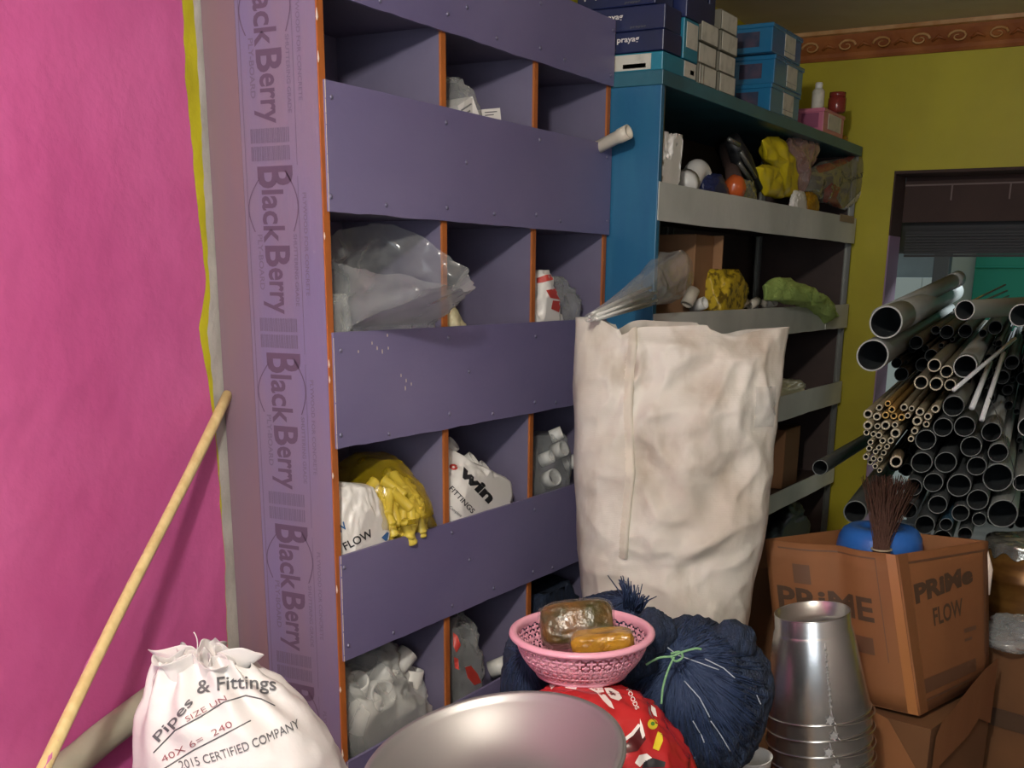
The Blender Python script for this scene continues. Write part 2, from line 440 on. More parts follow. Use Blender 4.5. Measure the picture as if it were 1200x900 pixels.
# moulded cornice on the far wall
m = M()
pr = [(0, 2.425), (.012, 2.425), (.018, 2.436), (.016, 2.45), (.03, 2.47), (.045, 2.5), (.05, 2.512), (.064, 2.516), (.066, 2.53), (0, 2.53)]
L = 2.1
for i in range(len(pr) - 1):
    (d0, z0), (d1, z1) = pr[i], pr[i + 1]
    m.add([(XW, YB - d0, z0), (L, YB - d0, z0), (L, YB - d1, z1), (XW, YB - d1, z1)], [(0, 1, 2, 3)], 1 if i in (6, 7) else 0)
for k in range(26):
    cx = -1.60 + k * .145
    sgn = 1 if k % 2 else -1
    pts = []
    for t in range(15):
        a = t / 14 * 2.6 * pi; r = .030 * (1 - t / 18)
        pts.append((cx + sgn * r * cos(a) * 1.3, YB - .03 - .012, 2.472 + r * sin(a) * .8))
    m.tube(pts, [.006 - .0003 * t for t in range(15)], 6, 1)
    m.tube([(cx + .045, YB - .036, 2.462), (cx + .07, YB - .042, 2.478), (cx + .1, YB - .036, 2.465)], [.003, .007, .003], 6, 0)
st(m.build('trim_1', ['trim', 'trimhi'], origin=(0, YB, 2.42)))

# ---- outside the opening
sh = M()
T = Matrix.Translation((0, YB + .42, 1.80)) @ Matrix.Rotation(pi / 2, 4, 'Y')
pf = []
sh.lathe([(0, -1.4), (.12, -1.4), (.125, -1.2), (.12, .9), (0, .9)], 28, 0, T)
for k in range(9): sh.box((-1.22, YB + .30 - .008 * (k % 2), 1.66 + .012 * k), (.8, YB + .31, 1.67 + .012 * k), 0)
tag(sh.build('roller_shutter', 'shutter'), 'dark rolled-up metal shutter hanging under the top of the wall opening', 'shutter')
def at_y(x, y, Y): return on_y(x, y, Y)
g = M(); a = at_y(1040, 300, 8.2); b = at_y(1112, 300, 8.2)
g.box((a.x - 1.5, 8.2, 0), (b.x - .02, 8.4, 2.6), 0)
g.box((a.x + .0, 8.12, 0), (a.x + .25, 8.2, at_y(1060, 325, 8.12).z), 1)
g.box((at_y(1083, 300, 8.1).x, 8.12, 0), (at_y(1099, 300, 8.1).x, 8.2, at_y(1060, 325, 8.12).z), 1)
tag(g.build('grey_shed', ['outgrey', 'outwhite'], bevel=.004), 'grey shed wall seen through the opening, left of the white wall', 'building')
g = M()
c = at_y(1147, 300, 8.8)
g.box((b.x - .8, 8.8, 0), (c.x, 9.0, 3.0), 0)
g.box((b.x - .8, 8.76, 1.9), (c.x, 8.8, 1.93), 0)
tag(g.build('white_wall', 'outwhite', bevel=.004), 'bright white wall outside the opening, beside the teal wall', 'wall')
g = M(); g.box((c.x, 8.7, 0), (c.x + 4, 9.0, 3.0), 0)
for k in range(6): g.box((c.x, 8.69, .6 + k * .35), (c.x + 4, 8.7, .61 + k * .35), 0)
tag(g.build('teal_wall', 'outteal', bevel=.004), 'teal green painted wall outside, at the right edge of the opening', 'wall')
bx = at_y(1104, 300, 7.6).x
g = M(); g.box((bx - .045, 7.6, 0), (bx + .045, 7.69, 2.7), 0); g.box((bx - .09, 7.57, 0), (bx + .09, 7.72, .1), 0)
tag(g.build('dark_post', 'shutter', bevel=.004), 'slim dark post standing outside between grey shed and white wall', 'post')
st(M().box((-6, YB + .25, -.12), (6, 10, -.001)).build('ground', 'concrete'))

# ================================================================== PIGEONHOLE CABINET
cab = empty('pigeonhole_cabinet', (XF - .14, 2.5, 0), 'tall purple plywood pigeonhole cabinet with orange edges against the pink wall', 'cabinet')
YD = [1.905, 2.314, 2.724, 3.133]
ROWS = [(2.05, 2.212), (1.672, 1.903), (1.219, 1.447), (.768, .997), (.310, .537)]
p = M().box((XW + .003, YN, 0.0), (XF, YN + .02, 2.215), 0).build('side_panel', ['ply'], cab)
# printed film on the end panel
pr = M(); ex = Vector((0, 0, -1)); ey = Vector((1, 0, 0)); yy = YN - .0006
def PF(x0, z0): return lambda x, y: Vector((x0 + y, yy, z0 - x))
for k in range(6):
    zt = 2.108 - .352 * k
    if zt < .3: break
    fnm = PF(-1.652, zt)
    add_text(pr, 'B', fnm, .040, .086, .025)
    add_text(pr, 'lack', PF(-1.645, zt - .043), .098, .054, .022)
    add_text(pr, 'B', PF(-1.643, zt - .146), .040, .062, .025)
    add_text(pr, 'erry', PF(-1.637, zt - .188), .088, .052, .022)
    add_text(pr, 'PLY-BOARD', PF(-1.662, zt - .125), .105, .012, .02, 1)
    add_text(pr, 'SHUTTERING GRADE', PF(-1.572, zt - .125), .135, .009, .015, 1)
    add_text(pr, 'PLYWOOD FOR CONCRETE', PF(-1.545, zt - .05), .19, .009, .012, 1)
    # the swooshes above and below the word
    for (x0, x1, z0, z1, bulge) in ((-1.650, -1.668, zt - .02, zt - .12, -.022), (-1.585, -1.570, zt - .01, zt - .12, .02)):
        pts = [(x0 + (x1 - x0) * t / 10 + bulge * sin(pi * t / 10), yy, z0 + (z1 - z0) * t / 10) for t in range(11)]
        for a, b in zip(pts, pts[1:]):
            pr.add([(a[0] - .0014, yy, a[2]), (a[0] + .0014, yy, a[2]), (b[0] + .0014, yy, b[2]), (b[0] - .0014, yy, b[2])], [(0, 1, 2, 3)], 0)
    # bar-code-like bands
    for q in range(2):
        zb = zt - .284 - q * .032
        for n_ in range(22):
            xx = -1.668 + n_ * .0044
            pr.box((xx, yy - .0002, zb - .026), (xx + (.0022 if n_ % 3 else .003), yy, zb), 1)
    pr.box((-1.684, yy - .0002, zt - .352), (-1.6825, yy, zt), 1)
    pr.box((-1.556, yy - .0002, zt - .352), (-1.555, yy, zt - .02), 1)
prt = pr.build('printed_lettering', ['ink', 'ink2'], p); prt['label'] = 'dark printed plywood lettering running down the panel'
bl = M().box((XW + .004, YN - .0009, .0), (-1.692, YN - .0001, 2.21), 0).build('bare_strip', 'plybare', p)
# dividers and end
def divider(y, name='divider', z1=2.06):
    d = M().box((XW + .003, y - .009, .0), (XF - .006, y + .009, z1), 0).build(name, 'inner', cab)
    e = M()
    e.box((XF - .006, y - .009, .0), (XF - .0005, y + .009, z1), 0)
    e.build('orange_edging', 'orange', d)
for y in YD[1:]: divider(y + (0 if y < 3 else .0))
e = M().box((XF, YN + .001, .0), (XF + .003, YN + .0195, 2.215), 0)
rnd = random.Random(4)
for zz in (1.35, 1.38, 1.16, 2.0, 1.93, .92, 1.62, .70, .55):
    e.tube([(XF + .003, YN + .001, zz), (XF + .003, YN + .0015, zz + .006), (XF + .003, YN + .001, zz + .012 + rnd.random() * .01)], [.0005, .0018 + rnd.random() * .001, .0005], 6, 1)
e.build('orange_edging', ['orange', 'chip'], p)
M().box((XW + .0005, YN + .02, .0), (XW + .003, 3.14, 2.06), 0).build('back_panel', 'inner', cab)
for z0, z1 in ROWS[1:]:
    M().box((XW + .003, YN + .02, z0 + .002), (XF - .006, 3.124, z0 + .018), 0).build('shelf_board', 'inner', cab)
M().box((XW + .003, YN + .02, 2.06), (XF - .006, 3.14, 2.075), 0).build('top_board', 'inner', cab)
scr = None
for r, (z0, z1) in enumerate(ROWS):
    fb = M()
    n = 40
    vs = []; 
    for i in range(n + 1):
        y = YN + .012 + (3.142 - YN - .012) * i / n
        wob = .0022 * nz((y * 9, r, 0), 1) + .0015 * nz((y * 40, r, 5), 1)
        vs += [(XF + .0005, y, z0 + wob), (XF + .008, y, z0 + wob), (XF + .008, y, z1 + wob * .3), (XF + .0005, y, z1 + wob * .3)]
    fs = []
    for i in range(n):
        a, b = i * 4, i * 4 + 4
        for k in range(4): fs.append((a + k, a + (k + 1) % 4, b + (k + 1) % 4, b + k))
    fs += [(0, 1, 2, 3), (n * 4 + 3, n * 4 + 2, n * 4 + 1, n * 4)]
    fb.add(vs, fs, 0)
    fo = fb.build('front_board', 'fascia', cab)
    if r in (1, 2, 3, 4):     # thin chipped pale line along the left edge
        ch = M(); zz = z0
        while zz < z1 - .01:
            h = rnd.uniform(.01, .05); ch.box((XF + .0075, YN + .0115, zz), (XF + .0083, YN + .0115 + rnd.uniform(.0006, .0016), min(zz + h, z1)), 0); zz += h + rnd.uniform(0, .004)
        ch.build('chipped_edge', 'chip', fo)
    spots = []
    for y in (YN + .025, YD[1], YD[2], 3.12):
        spots += [(y, z0 + .03), (y, z1 - .03)]
    spots += [(YN + .19, z0 + .018), (YD[1] + .2, z0 + .02), (YD[2] + .12, z0 + .02), (YD[1] + .08, z1 - .1)]
    for (y, z) in spots:
        y += rnd.uniform(-.008, .008); z += rnd.uniform(-.006, .006)
        if scr is None:
            T = Matrix.Rotation(pi / 2, 4, 'Y')
            scr = M().lathe([(0, .0035), (.002, .0034), (.0042, .0018), (.005, 0), (0, 0)], 10, 0, T).build('screw', 'screw', fo, local=True)
            o = scr
        else:
            o = scr.copy(); C.objects.link(o); o.parent = fo
        o.matrix_parent_inverse = wm(fo).inverted(); o.location = (XF + .008, y, z)
# paint drips and chips on the second and third boards
dr = M()
for (x, y, h) in ((436, 402, 4), (442, 408, 6), (448, 412, 8), (455, 408, 4), (470, 440, 5), (476, 446, 6), (482, 450, 5), (475, 455, 8), (454, 393, 4), (420, 412, 3)):
    q = on_x(x, y, XF + .0085); dr.lathe([(0, .0006), (.0014, .0004), (.0018, 0)], 7, 0, Matrix.Translation(q) @ Matrix.Rotation(pi / 2, 4, 'Y') @ Matrix.Diagonal((1.0 + h * .25, 1, 1, 1)))
tag(dr.build('paint_spatter', 'chip', cab), kind='stuff')

# ================================================================== BLUE RACK
XR = -1.355
rack = empty('storage_rack', (-1.57, 4.2, 0), 'blue topped storage rack with pale shelf fronts in the far corner', 'rack')
M().box((XW + .003, 3.150, 0), (XR, 3.172, 2.052), 0).build('side_panel', 'blue', rack, bevel=.002)
M().box((XW + .003, 3.145, 2.048), (XR + .004, 5.24, 2.085), 0).build('top_board', 'teal', rack, bevel=.002)
ZSH = [(1.708, 1.808), (1.366, 1.462), (1.048, 1.140), (.700, .772), (.36, .44)]
for i, (z0, z1) in enumerate(ZSH):
    b = M().box((XW + .003, 3.172, z0 + .03), (XR - .004, 5.235, z0 + .045), 0).build('shelf_board', 'darkwood', rack)
    f_ = M(); n = 30; vs = []
    for k in range(n + 1):
        y = 3.155 + (5.245 - 3.155) * k / n
        w = .004 * nz((y * 3, i, 0), 1) + .002 * nz((y * 11, i, 2), 1)
        o_ = .003 * nz((y * 4, i, 7), 1)
        vs += [(XR - .004, y, z0 + w), (XR + .002 + o_, y, z0 + w), (XR + .002 + o_ * .3, y, z1 + w * .5), (XR - .004, y, z1 + w * .5)]
    fs = []
    for k in range(n):
        a, c_ = k * 4, k * 4 + 4
        for q in range(4): fs.append((a + q, a + (q + 1) % 4, c_ + (q + 1) % 4, c_ + q))
    fs += [(0, 1, 2, 3), (n * 4 + 3, n * 4 + 2, n * 4 + 1, n * 4)]
    f_.add(vs, fs, 0); fo = f_.build('shelf_front', 'sheet', rack)
    if i == 0:
        M().box((XR + .004, 4.98, 1.785), (XR + .0055, 5.2, 1.812), 0).build('dirty_tape', 'stain', fo)
    if i == 1:
        M().box((XR + .003, 4.9, 1.368), (XR + .0055, 4.905, 1.462), 0).build('torn_edge', 'white', fo)
M().box((XW + .003, 5.226, 0), (XR - .03, 5.232, 2.048), 0).build('end_panel', 'darkwood', rack)
M().box((XW + .0005, 3.172, 0), (XW + .003, 5.226, 2.048), 0).build('back_panel', 'darkwood', rack)
for (x, y) in ((XR - .03, 5.236), (XW + .02, 5.2), (XW + .02, 4.2), (XR - .03, 3.19)):
    M().box((x, y, 0), (x + .022, y + .004, 2.05), 0).box((x, y - .02, 0), (x + .004, y + .004, 2.05), 0).build('angle_post', 'steel', rack)
def cam_tree(m):
    from mathutils.bvhtree import BVHTree
    return BVHTree.FromPolygons([tuple(p) for p in m.v], m.f)
def hit(tree, x, y, lift=.002):
    d = ray(x, y).normalized(); h = tree.ray_cast(CAM, d)
    return (h[0] - d * lift) if h[0] else None
def print_text(tree, root, txt, x0, y0, x1, y1, hpx, matn, bold=.02, name='printed_text', lift=.002, arc=0):
    """text printed on a curved skin so that it runs between two points of that skin"""
    vs, fs, w, h = text_geo(txt, bold)
    L_ = sqrt((x1 - x0) ** 2 + (y1 - y0) ** 2); ex = ((x1 - x0) / L_, (y1 - y0) / L_); ey = (ex[1], -ex[0])
    P = []; ok = []
    for p in vs:
        a = p[0] / w * L_; b = p[1] / .72 * hpx + arc * sin(pi * p[0] / w)
        q = hit(tree, x0 + ex[0] * a + ey[0] * b, y0 + ex[1] * a + ey[1] * b, lift); ok.append(q is not None); P.append(q or Vector())
    F = [f for f in fs if all(ok[i] for i in f)]
    if not F: return
    used = sorted({i for f in F for i in f}); mp = {i: k for k, i in enumerate(used)}
    m = M(); m.add([P[i] for i in used], [tuple(mp[i] for i in f) for f in F], 0); return m.build(name, matn, root)
def print_shape(tree, root, outline, matn, name='printed_shape', lift=.002, sub=3):
    bm = bmesh.new(); vv = [bm.verts.new((x, y, 0)) for x, y in outline]; bm.faces.new(vv)
    bmesh.ops.triangulate(bm, faces=bm.faces)
    for _ in range(sub):
        ed = [e for e in bm.edges if e.calc_length() > 3]
        if ed: bmesh.ops.subdivide_edges(bm, edges=ed, cuts=1); bmesh.ops.triangulate(bm, faces=bm.faces)
    bm.verts.index_update(); P = [hit(tree, v.co.x, v.co.y, lift) for v in bm.verts]
    F = [tuple(v.index for v in f.verts) for f in bm.faces if all(P[v.index] is not None for v in f.verts)]
    bm.free()
    if not F: return
    used = sorted({i for f in F for i in f}); mp = {i: k for k, i in enumerate(used)}
    m = M(); m.add([P[i] for i in used], [tuple(mp[i] for i in f) for f in F], 0, True); return m.build(name, matn, root)
def ell(cx, cy, a, b, ang=0, n=20, a0=0, a1=2 * pi):
    return [(cx + a * cos(t) * cos(ang) - b * sin(t) * sin(ang), cy + a * cos(t) * sin(ang) + b * sin(t) * cos(ang)) for t in [a0 + (a1 - a0) * k / n for k in range(n)]]

# ================================================================== SACKS AND BAGS
def surf_normal(P, u, v, e=.004):
    a = P(min(u + e, 1), v) - P(max(u - e, 0), v); b = P(u, min(v + e, 1)) - P(u, max(v - e, 0))
    n = a.cross(b)
    return n.normalized() if n.length > 1e-12 else Vector((0, 0, 1))
def interp(tab, t):
    if t <= tab[0][0]: return tab[0][1:]
    for a, b in zip(tab, tab[1:]):
        if t <= b[0]:
            k = (t - a[0]) / (b[0] - a[0]); k = k * k * (3 - 2 * k) * .5 + k * .5
            return [x + (y - x) * k for x, y in zip(a[1:], b[1:])]
    return tab[-1][1:]

def blob(center, rad, seed=0, amp=.12, fine=.05, sub=4, flat=None, neck=None, crease=.0, m=None, mi=0, rot=None, fscale=5.0):
    """closed crumpled lump; flat = z below which it is pressed flat; neck=(dir, len, width) pulls a gathered tail"""
    bm = bmesh.new(); bmesh.ops.create_icosphere(bm, subdivisions=sub, radius=1.0)
    vs = []; fs = []
    c = Vector(center); r = Vector(rad)
    for v in bm.verts:
        d = v.co.normalized()
        k = 1 + amp * nz(d, 1.6, seed) * 1.6 + fine * ridge(d, fscale, seed + 3) + fine * .5 * ridge(d, fscale * 2.3, seed + 5)
        if crease: k += crease * ridge(d + Vector((nz(d, 3, seed), 0, nz(d, 3, seed + 2))) * .5, 2.6, seed + 9)
        p = Vector((d.x * r.x, d.y * r.y, d.z * r.z)) * k
        if neck:
            nd, nl, nw = neck; nd = Vector(nd).normalized(); a = d.dot(nd)
            if a > .70:
                t = (a - .70) / .30
                ax = nd * p.dot(nd); off = p - ax
                s_ = (1 - t) + t * nw
                fold = 1 + .35 * t * sin(atan2(off.y + off.z, off.x) * 9)
                p = ax + off * (s_ * fold if t < .8 else s_ * fold * (1 + (t - .8) * 4)) + nd * nl * t ** 1.5
        if rot: p = rot @ p
        p = p + c
        if flat is not None and p.z < flat: p.z = flat + (p.z - flat) * .03
        vs.append(p)
    bm.verts.index_update()
    fs = [tuple(v.index for v in f.verts) for f in bm.faces]
    bm.free()
    m = m or M(); m.add(vs, fs, mi, True); return m
def clampbox(m, lo, hi, s=.012):
    for p in m.v:
        for i in range(3):
            if p[i] < lo[i]: p[i] = lo[i] + (lo[i] - p[i]) * .02
            if p[i] > hi[i]: p[i] = hi[i] - (p[i] - hi[i]) * .02
    return m

RV = Vector((.8672, .4978, 0)).normalized()     # across, as the shelves' aisle runs
FV = Vector((-.4956, .8685, 0)).normalized()

# ---------------------------------------------------------------- big woven sack
def big_sack():
    base = Vector((-1.069, 2.641, 0.71))
    tab = [(0, .165, .11, .00), (.03, .192, .14, .00), (.15, .205, .155, -.004), (.35, .222, .155, .000), (.55, .233, .14, .000), (.75, .238, .12, .000), (.9, .242, .08, .003), (1, .246, .05, .008)]
    H = .745
    def P(u, v):
        a, b, sh = interp(tab, v)
        A = 2 * pi * u
        ca, sa = cos(A), sin(A)
        ex = .72 if v < .8 else .72 + (v - .8) * .8
        x = a * (abs(ca) ** ex) * (1 if ca > 0 else -1); y = b * (abs(sa) ** ex) * (1 if sa > 0 else -1)
        z = H * v
        q = Vector((x * 1.0, y, z))
        w1 = Vector((nz(q, 5, 11), nz(q, 5, 12), nz(q, 5, 13))) * .05
        fr = .12 + .88 * abs(sa) ** 1.5
        d = (.020 * ridge(Vector((x * .7 + z * .35, y * .3, z * 1.1 - x * .7)) + w1, 5.0, 2) * (1 - .35 * v) + .015 * ridge(Vector((x * 1.0 + z * .4, y, z * .9 - x * .5)) + w1, 10, 4) + .004 * ridge(q + w1, 24, 6)) * fr + .014 * nz(q, 3.2, 1) * fr
        d += .003 * ridge(Vector((x * 3, y, z * .6)) + w1, 14, 8) * v * fr
        n = Vector((x / a ** 2, y / b ** 2, 0)); n.normalize()
        x += n.x * d; y += n.y * d
        if v > .9:
            z += (v - .9) * 10 * (.010 * nz((x * 1, y, 0), 8, 3) + (.012 if x < -.15 else 0) - (.020 * math.exp(-((x + .150) / .03) ** 2)) - .016 * math.exp(-((x - .10) / .04) ** 2) - .008 * (x > .05))
        return base + RV * (x + sh) + FV * y + Vector((0, 0, z))
    m = M(); m.grid(P, 220, 120, True, 0)
    # cover at the bottom
    n0 = len(m.v); m.v.append(base + Vector((0, 0, .0)))
    for i in range(220): m.f.append((n0, (i + 1) % 220, i)); m.mi.append(0); m.sm.append(True)
    root = empty('woven_sack', base, 'large off-white woven sack standing before the blue rack', 'sack')
    m.build('body', 'bigsack', root)
    s = M()      # stitched seam, a raised doubled strip with a hem
    uf = lambda x: (1.5 * pi + x) / (2 * pi)
    def uat(xt, v):      # find u on the near side whose across-coordinate is xt
        lo, hi = .5, 1.0
        for _ in range(24):
            mid = (lo + hi) / 2
            if (P(mid, v) - base).dot(RV) < xt: lo = mid
            else: hi = mid
        return (lo + hi) / 2
    rows = []
    for j in range(71):
        v = .30 + .70 * j / 70
        xc = -.120 + .004 * sin(v * 14) + .006 * (v - .3)
        row = []
        for xx in (-.012, -.010, 0, .008, .0095):
            u = uat(xc + xx, v); p = P(u, v); n = surf_normal(P, u, v)
            if n.dot(FV) > 0: n = -n
            row.append(p + n * (.0 if abs(xx) > .0094 else .007))
        rows.append(row)
    vs = [p for r in rows for p in r]
    s.add(vs, [(j * 5 + k, j * 5 + k + 1, j * 5 + 6 + k, j * 5 + 5 + k) for j in range(70) for k in range(4)], 0, True)
    s.build('seam', 'sackseam', root)
    # clear tape patch on the right shoulder
    t = M(); vs = []; nn = 16
    for j in range(nn + 1):
        for i in range(nn + 1):
            xt = .165 + .05 * i / nn; v = .70 + .12 * j / nn
            u = uat(xt, v); p = P(u, v); n = surf_normal(P, u, v)
            if n.dot(FV) > 0: n = -n
            vs.append(p + n * (.004 + .004 * abs(nz((i * .5, j * .5, 0), 1))))
    t.add(vs, [(j * 17 + i, j * 17 + i + 1, j * 17 + i + 18, j * 17 + i + 17) for j in range(nn) for i in range(nn)], 0, True)
    t.build('clear_tape', 'clear', root)
    return root
def sackmat(name, base, dirt):
    m = mat(name, base, .6, bump=.25, bscale=26)
    nt = m.node_tree; b = nt.nodes['Principled BSDF']
    tc = nt.nodes.new('ShaderNodeTexCoord')
    col = None; prev = None
    def mixin(prev, fac, c):
        mx = nt.nodes.new('ShaderNodeMix'); mx.data_type = 'RGBA'
        nt.links.new(fac, mx.inputs[0])
        if prev is None: mx.inputs[6].default_value = lin(base)
        else: nt.links.new(prev, mx.inputs[6])
        mx.inputs[7].default_value = lin(c); return mx.outputs[2]
    for (sc, lo, hi, c, st_) in ((2.6, .50, .72, dirt, (1, 1, 1)), (9, .55, .75, dirt, (1, 1, .5))):
        mp = nt.nodes.new('ShaderNodeMapping'); mp.inputs['Scale'].default_value = st_; mp.inputs['Location'].default_value = (sc, 1.3, 0)
        nt.links.new(tc.outputs['Object'], mp.inputs[0])
        n = nt.nodes.new('ShaderNodeTexNoise'); n.inputs['Scale'].default_value = sc; n.inputs['Detail'].default_value = 5
        nt.links.new(mp.outputs[0], n.inputs['Vector'])
        r = nt.nodes.new('ShaderNodeMapRange'); r.inputs[1].default_value = lo - .02; r.inputs[2].default_value = hi - .04; r.inputs[4].default_value = .62
        nt.links.new(n.outputs[0], r.inputs[0]); prev = mixin(prev, r.outputs[0], c)
    nt.links.new(prev, b.inputs['Base Color'])
    # woven tape weave
    wv = nt.nodes.new('ShaderNodeTexWave'); wv.inputs['Scale'].default_value = 90; wv.bands_direction = 'Z'
    nt.links.new(tc.outputs['Object'], wv.inputs['Vector'])
    bp = nt.nodes.new('ShaderNodeBump'); bp.inputs['Strength'].default_value = .08; bp.inputs['Distance'].default_value = .002
    nt.links.new(wv.outputs[1], bp.inputs['Height'])
    ob = [n for n in nt.nodes if n.type == 'BUMP' and n != bp][0]
    rg = nt.nodes.new('ShaderNodeTexNoise'); rg.noise_type = 'RIDGED_MULTIFRACTAL'; rg.inputs['Scale'].default_value = 7; rg.inputs['Detail'].default_value = 3; rg.inputs['Distortion'].default_value = .8
    b2 = nt.nodes.new('ShaderNodeBump'); b2.inputs['Strength'].default_value = .22; b2.inputs['Distance'].default_value = .012
    nt.links.new(tc.outputs['Object'], rg.inputs['Vector']); nt.links.new(rg.outputs[0], b2.inputs['Height']); nt.links.new(ob.outputs[0], b2.inputs['Normal'])
    ob = b2
    nt.links.new(ob.outputs[0], bp.inputs['Normal']); nt.links.new(bp.outputs[0], b.inputs['Normal'])
    return m
MT['bigsack'] = sackmat('old_woven_sack', '#D0CBC1', '#968470')
MT['sackseam'] = mat('sack_seam', '#C9C1B2', .65, bump=.3, bscale=40)
big_sack()
c0 = M().box((-.20, -.13, 0), (.12, .16, .71), 0, Matrix.Translation((-1.03, 2.68, 0)) @ Matrix(((RV.x, FV.x, 0, 0), (RV.y, FV.y, 0, 0), (0, 0, 1, 0), (0, 0, 0, 1))))
tag(c0.build('cardboard_carton', 'card', bevel=.006), 'tall closed carton under the large woven sack', 'box')

# ---------------------------------------------------------------- sack of fittings, bottom left
def fit_sack():
    base = Vector((-1.375, 1.44, 0.0))
    zt = .915
    tab = [(0, .15, .13, .03), (.05, .19, .16, .03), (.3, .20, .18, .02), (.6, .198, .175, .012), (.74, .183, .155, .006), (.83, .163, .135, -.004), (.90, .135, .11, -.020), (.95, .105, .085, -.034), (.98, .075, .055, -.046), (1, .062, .045, -.052)]
    def P(u, v):
        a, b, sh = interp(tab, v); A = 2 * pi * u; ca, sa = cos(A), sin(A)
        ex = .85
        x = a * (abs(ca) ** ex) * (1 if ca > 0 else -1); y = b * (abs(sa) ** ex) * (1 if sa > 0 else -1)
        z = zt * v
        n = Vector((x / a ** 2, y / b ** 2, 0)).normalized()
        d = .007 * ridge(Vector((x, y, z * 1.4 + x * .5)), 7, 3) + .010 * nz((x, y, z), 4, 1) + .004 * ridge((x, y, z), 17, 4)
        if v > .86: d += (v - .86) * .10 * sin(A * 11 + v * 9)
        if v > .97: z += .035 * (v - .97) / .03 * (nz((cos(A) * 2, sin(A) * 2, 0), 1.5, 5) + .1)
        x += n.x * d; y += n.y * d
        return base + RV * (x + sh) + FV * y + Vector((0, 0, z))
    root = empty('fittings_sack', base, 'white printed sack of pipe fittings by the pink wall, tied at the top', 'sack')
    m = M(); m.grid(P, 180, 130, True, 0)
    n0 = len(m.v); m.v.append(base + Vector((0, 0, 0)))
    for i in range(180): m.f.append((n0, (i + 1) % 180, i)); m.mi.append(0); m.sm.append(True)
    m.build('body', 'fsack', root)
    def uat(xt, v):
        lo, hi = .5, 1.0
        for _ in range(22):
            mid = (lo + hi) / 2
            if (P(mid, v) - base).dot(RV) < xt: lo = mid
            else: hi = mid
        return (lo + hi) / 2
    def fn(x0, z0, slope, curve=0, lift=.0035):
        def f(x, y):
            xx = x0 + x * (1 - .0); zz = z0 + y + slope * x + curve * x * x
            xx -= slope * y * .6
            v = zz / zt; u = uat(xx, v); p = P(u, v); n = surf_normal(P, u, v)
            if n.dot(FV) > 0: n = -n
            return p + n * lift
        return f
    tree = cam_tree(m)
    print_text(tree, root, 'Pipes', 186, 870, 227, 823, 11, 'print_g', .01, lift=.003)
    print_text(tree, root, '& Fittings', 231, 813, 324, 809, 16, 'print_g', .012, lift=.003, arc=4)
    print_text(tree, root, 'SIZE UN', 219, 846, 266, 820, 6.5, 'print_r', -.01, 'handwriting', lift=.003)
    print_text(tree, root, '40X 6=  240', 191, 894, 273, 851, 8, 'print_r', -.01, 'handwriting', lift=.003)
    print_text(tree, root, '2015 CERTIFIED COMPANY', 212, 902, 352, 852, 11, 'print_g', .0, lift=.003, arc=-5)
    for pts in (((180, 882), (205, 856), (235, 840), (262, 823), (288, 815), (306, 819), (326, 829)), ((192, 901), (225, 880), (260, 862), (302, 840))):
        q = []
        for (xa, ya), (xb, yb) in zip(pts, pts[1:]):
            for k in range(5): 
                h_ = hit(tree, xa + (xb - xa) * k / 5, ya + (yb - ya) * k / 5, .001)
                if h_: q.append(h_)
        M().tube(q, .0013, 5).build('ruled_line', 'print_g', root)
    # ragged tied top: torn flaps and a twisted tie
    topc = base + RV * -.052 + Vector((0, 0, zt))
    def ruf(k, R0_, hgt, flare, ph):
        def F(u, v):
            A = 2 * pi * u
            fold = 1 + (.16 + .34 * v) * sin(A * 5 + ph) + .14 * sin(A * 9 + ph * 2) + .12 * nz((cos(A) * 2, sin(A) * 2, v * 2), 1.3, k)
            r = R0_ * (1 + flare * v) * fold
            z = -.03 + hgt * v * (1 + .45 * nz((cos(A) * 1.5, sin(A) * 1.5, 0), 2, k + 4)) - .012 * v * v * max(0, sin(A * 5 + ph))
            return topc + RV * (r * cos(A) * 1.05) + FV * (r * sin(A) * .8) + Vector((0, 0, z))
        return F
    m = M(); m.grid(ruf(3, .052, .050, .25, .6), 160, 22, True, 0); m.build('gathered_mouth', 'fsack', root, solid=.0012)
    m = M(); m.grid(ruf(8, .036, .046, .10, 2.2), 140, 20, True, 0); m.build('torn_flap', 'fsack', root, solid=.0012)
    s = M()
    s.tube([topc + RV * -.045 - FV * .02 + Vector((0, 0, 0)), topc + RV * -.058 - FV * .055 + Vector((0, 0, -.05)), topc + RV * -.075 - FV * .07 + Vector((0, 0, -.11)), topc + RV * -.105 - FV * .07 + Vector((0, 0, -.17))], [.010, .008, .009, .004], 8, 0)
    s.build('tie_strip', 'fsack', root)
    for i, pts in enumerate((((-.05, .01), (-.085, -.01), (-.075, -.05)), ((-.06, -.05), (-.10, -.07), (-.105, -.10)), ((.0, .02), (.01, .05), (.0, .065)), ((-.07, -.06), (-.05, -.04), (-.02, -.055)))):
        P3 = [topc + RV * a - FV * .04 + Vector((0, 0, b)) for a, b in pts]
        q = [P3[0].lerp(P3[1], t).lerp(P3[1].lerp(P3[2], t), t) for t in [k / 8 for k in range(9)]]
        M().tube(q, .0011, 5).build('loose_thread', 'fsack', root)
MT['fsack'] = mat('white_printed_sack', '#E4E0DE', .5, bump=.3, bscale=20)
fit_sack()

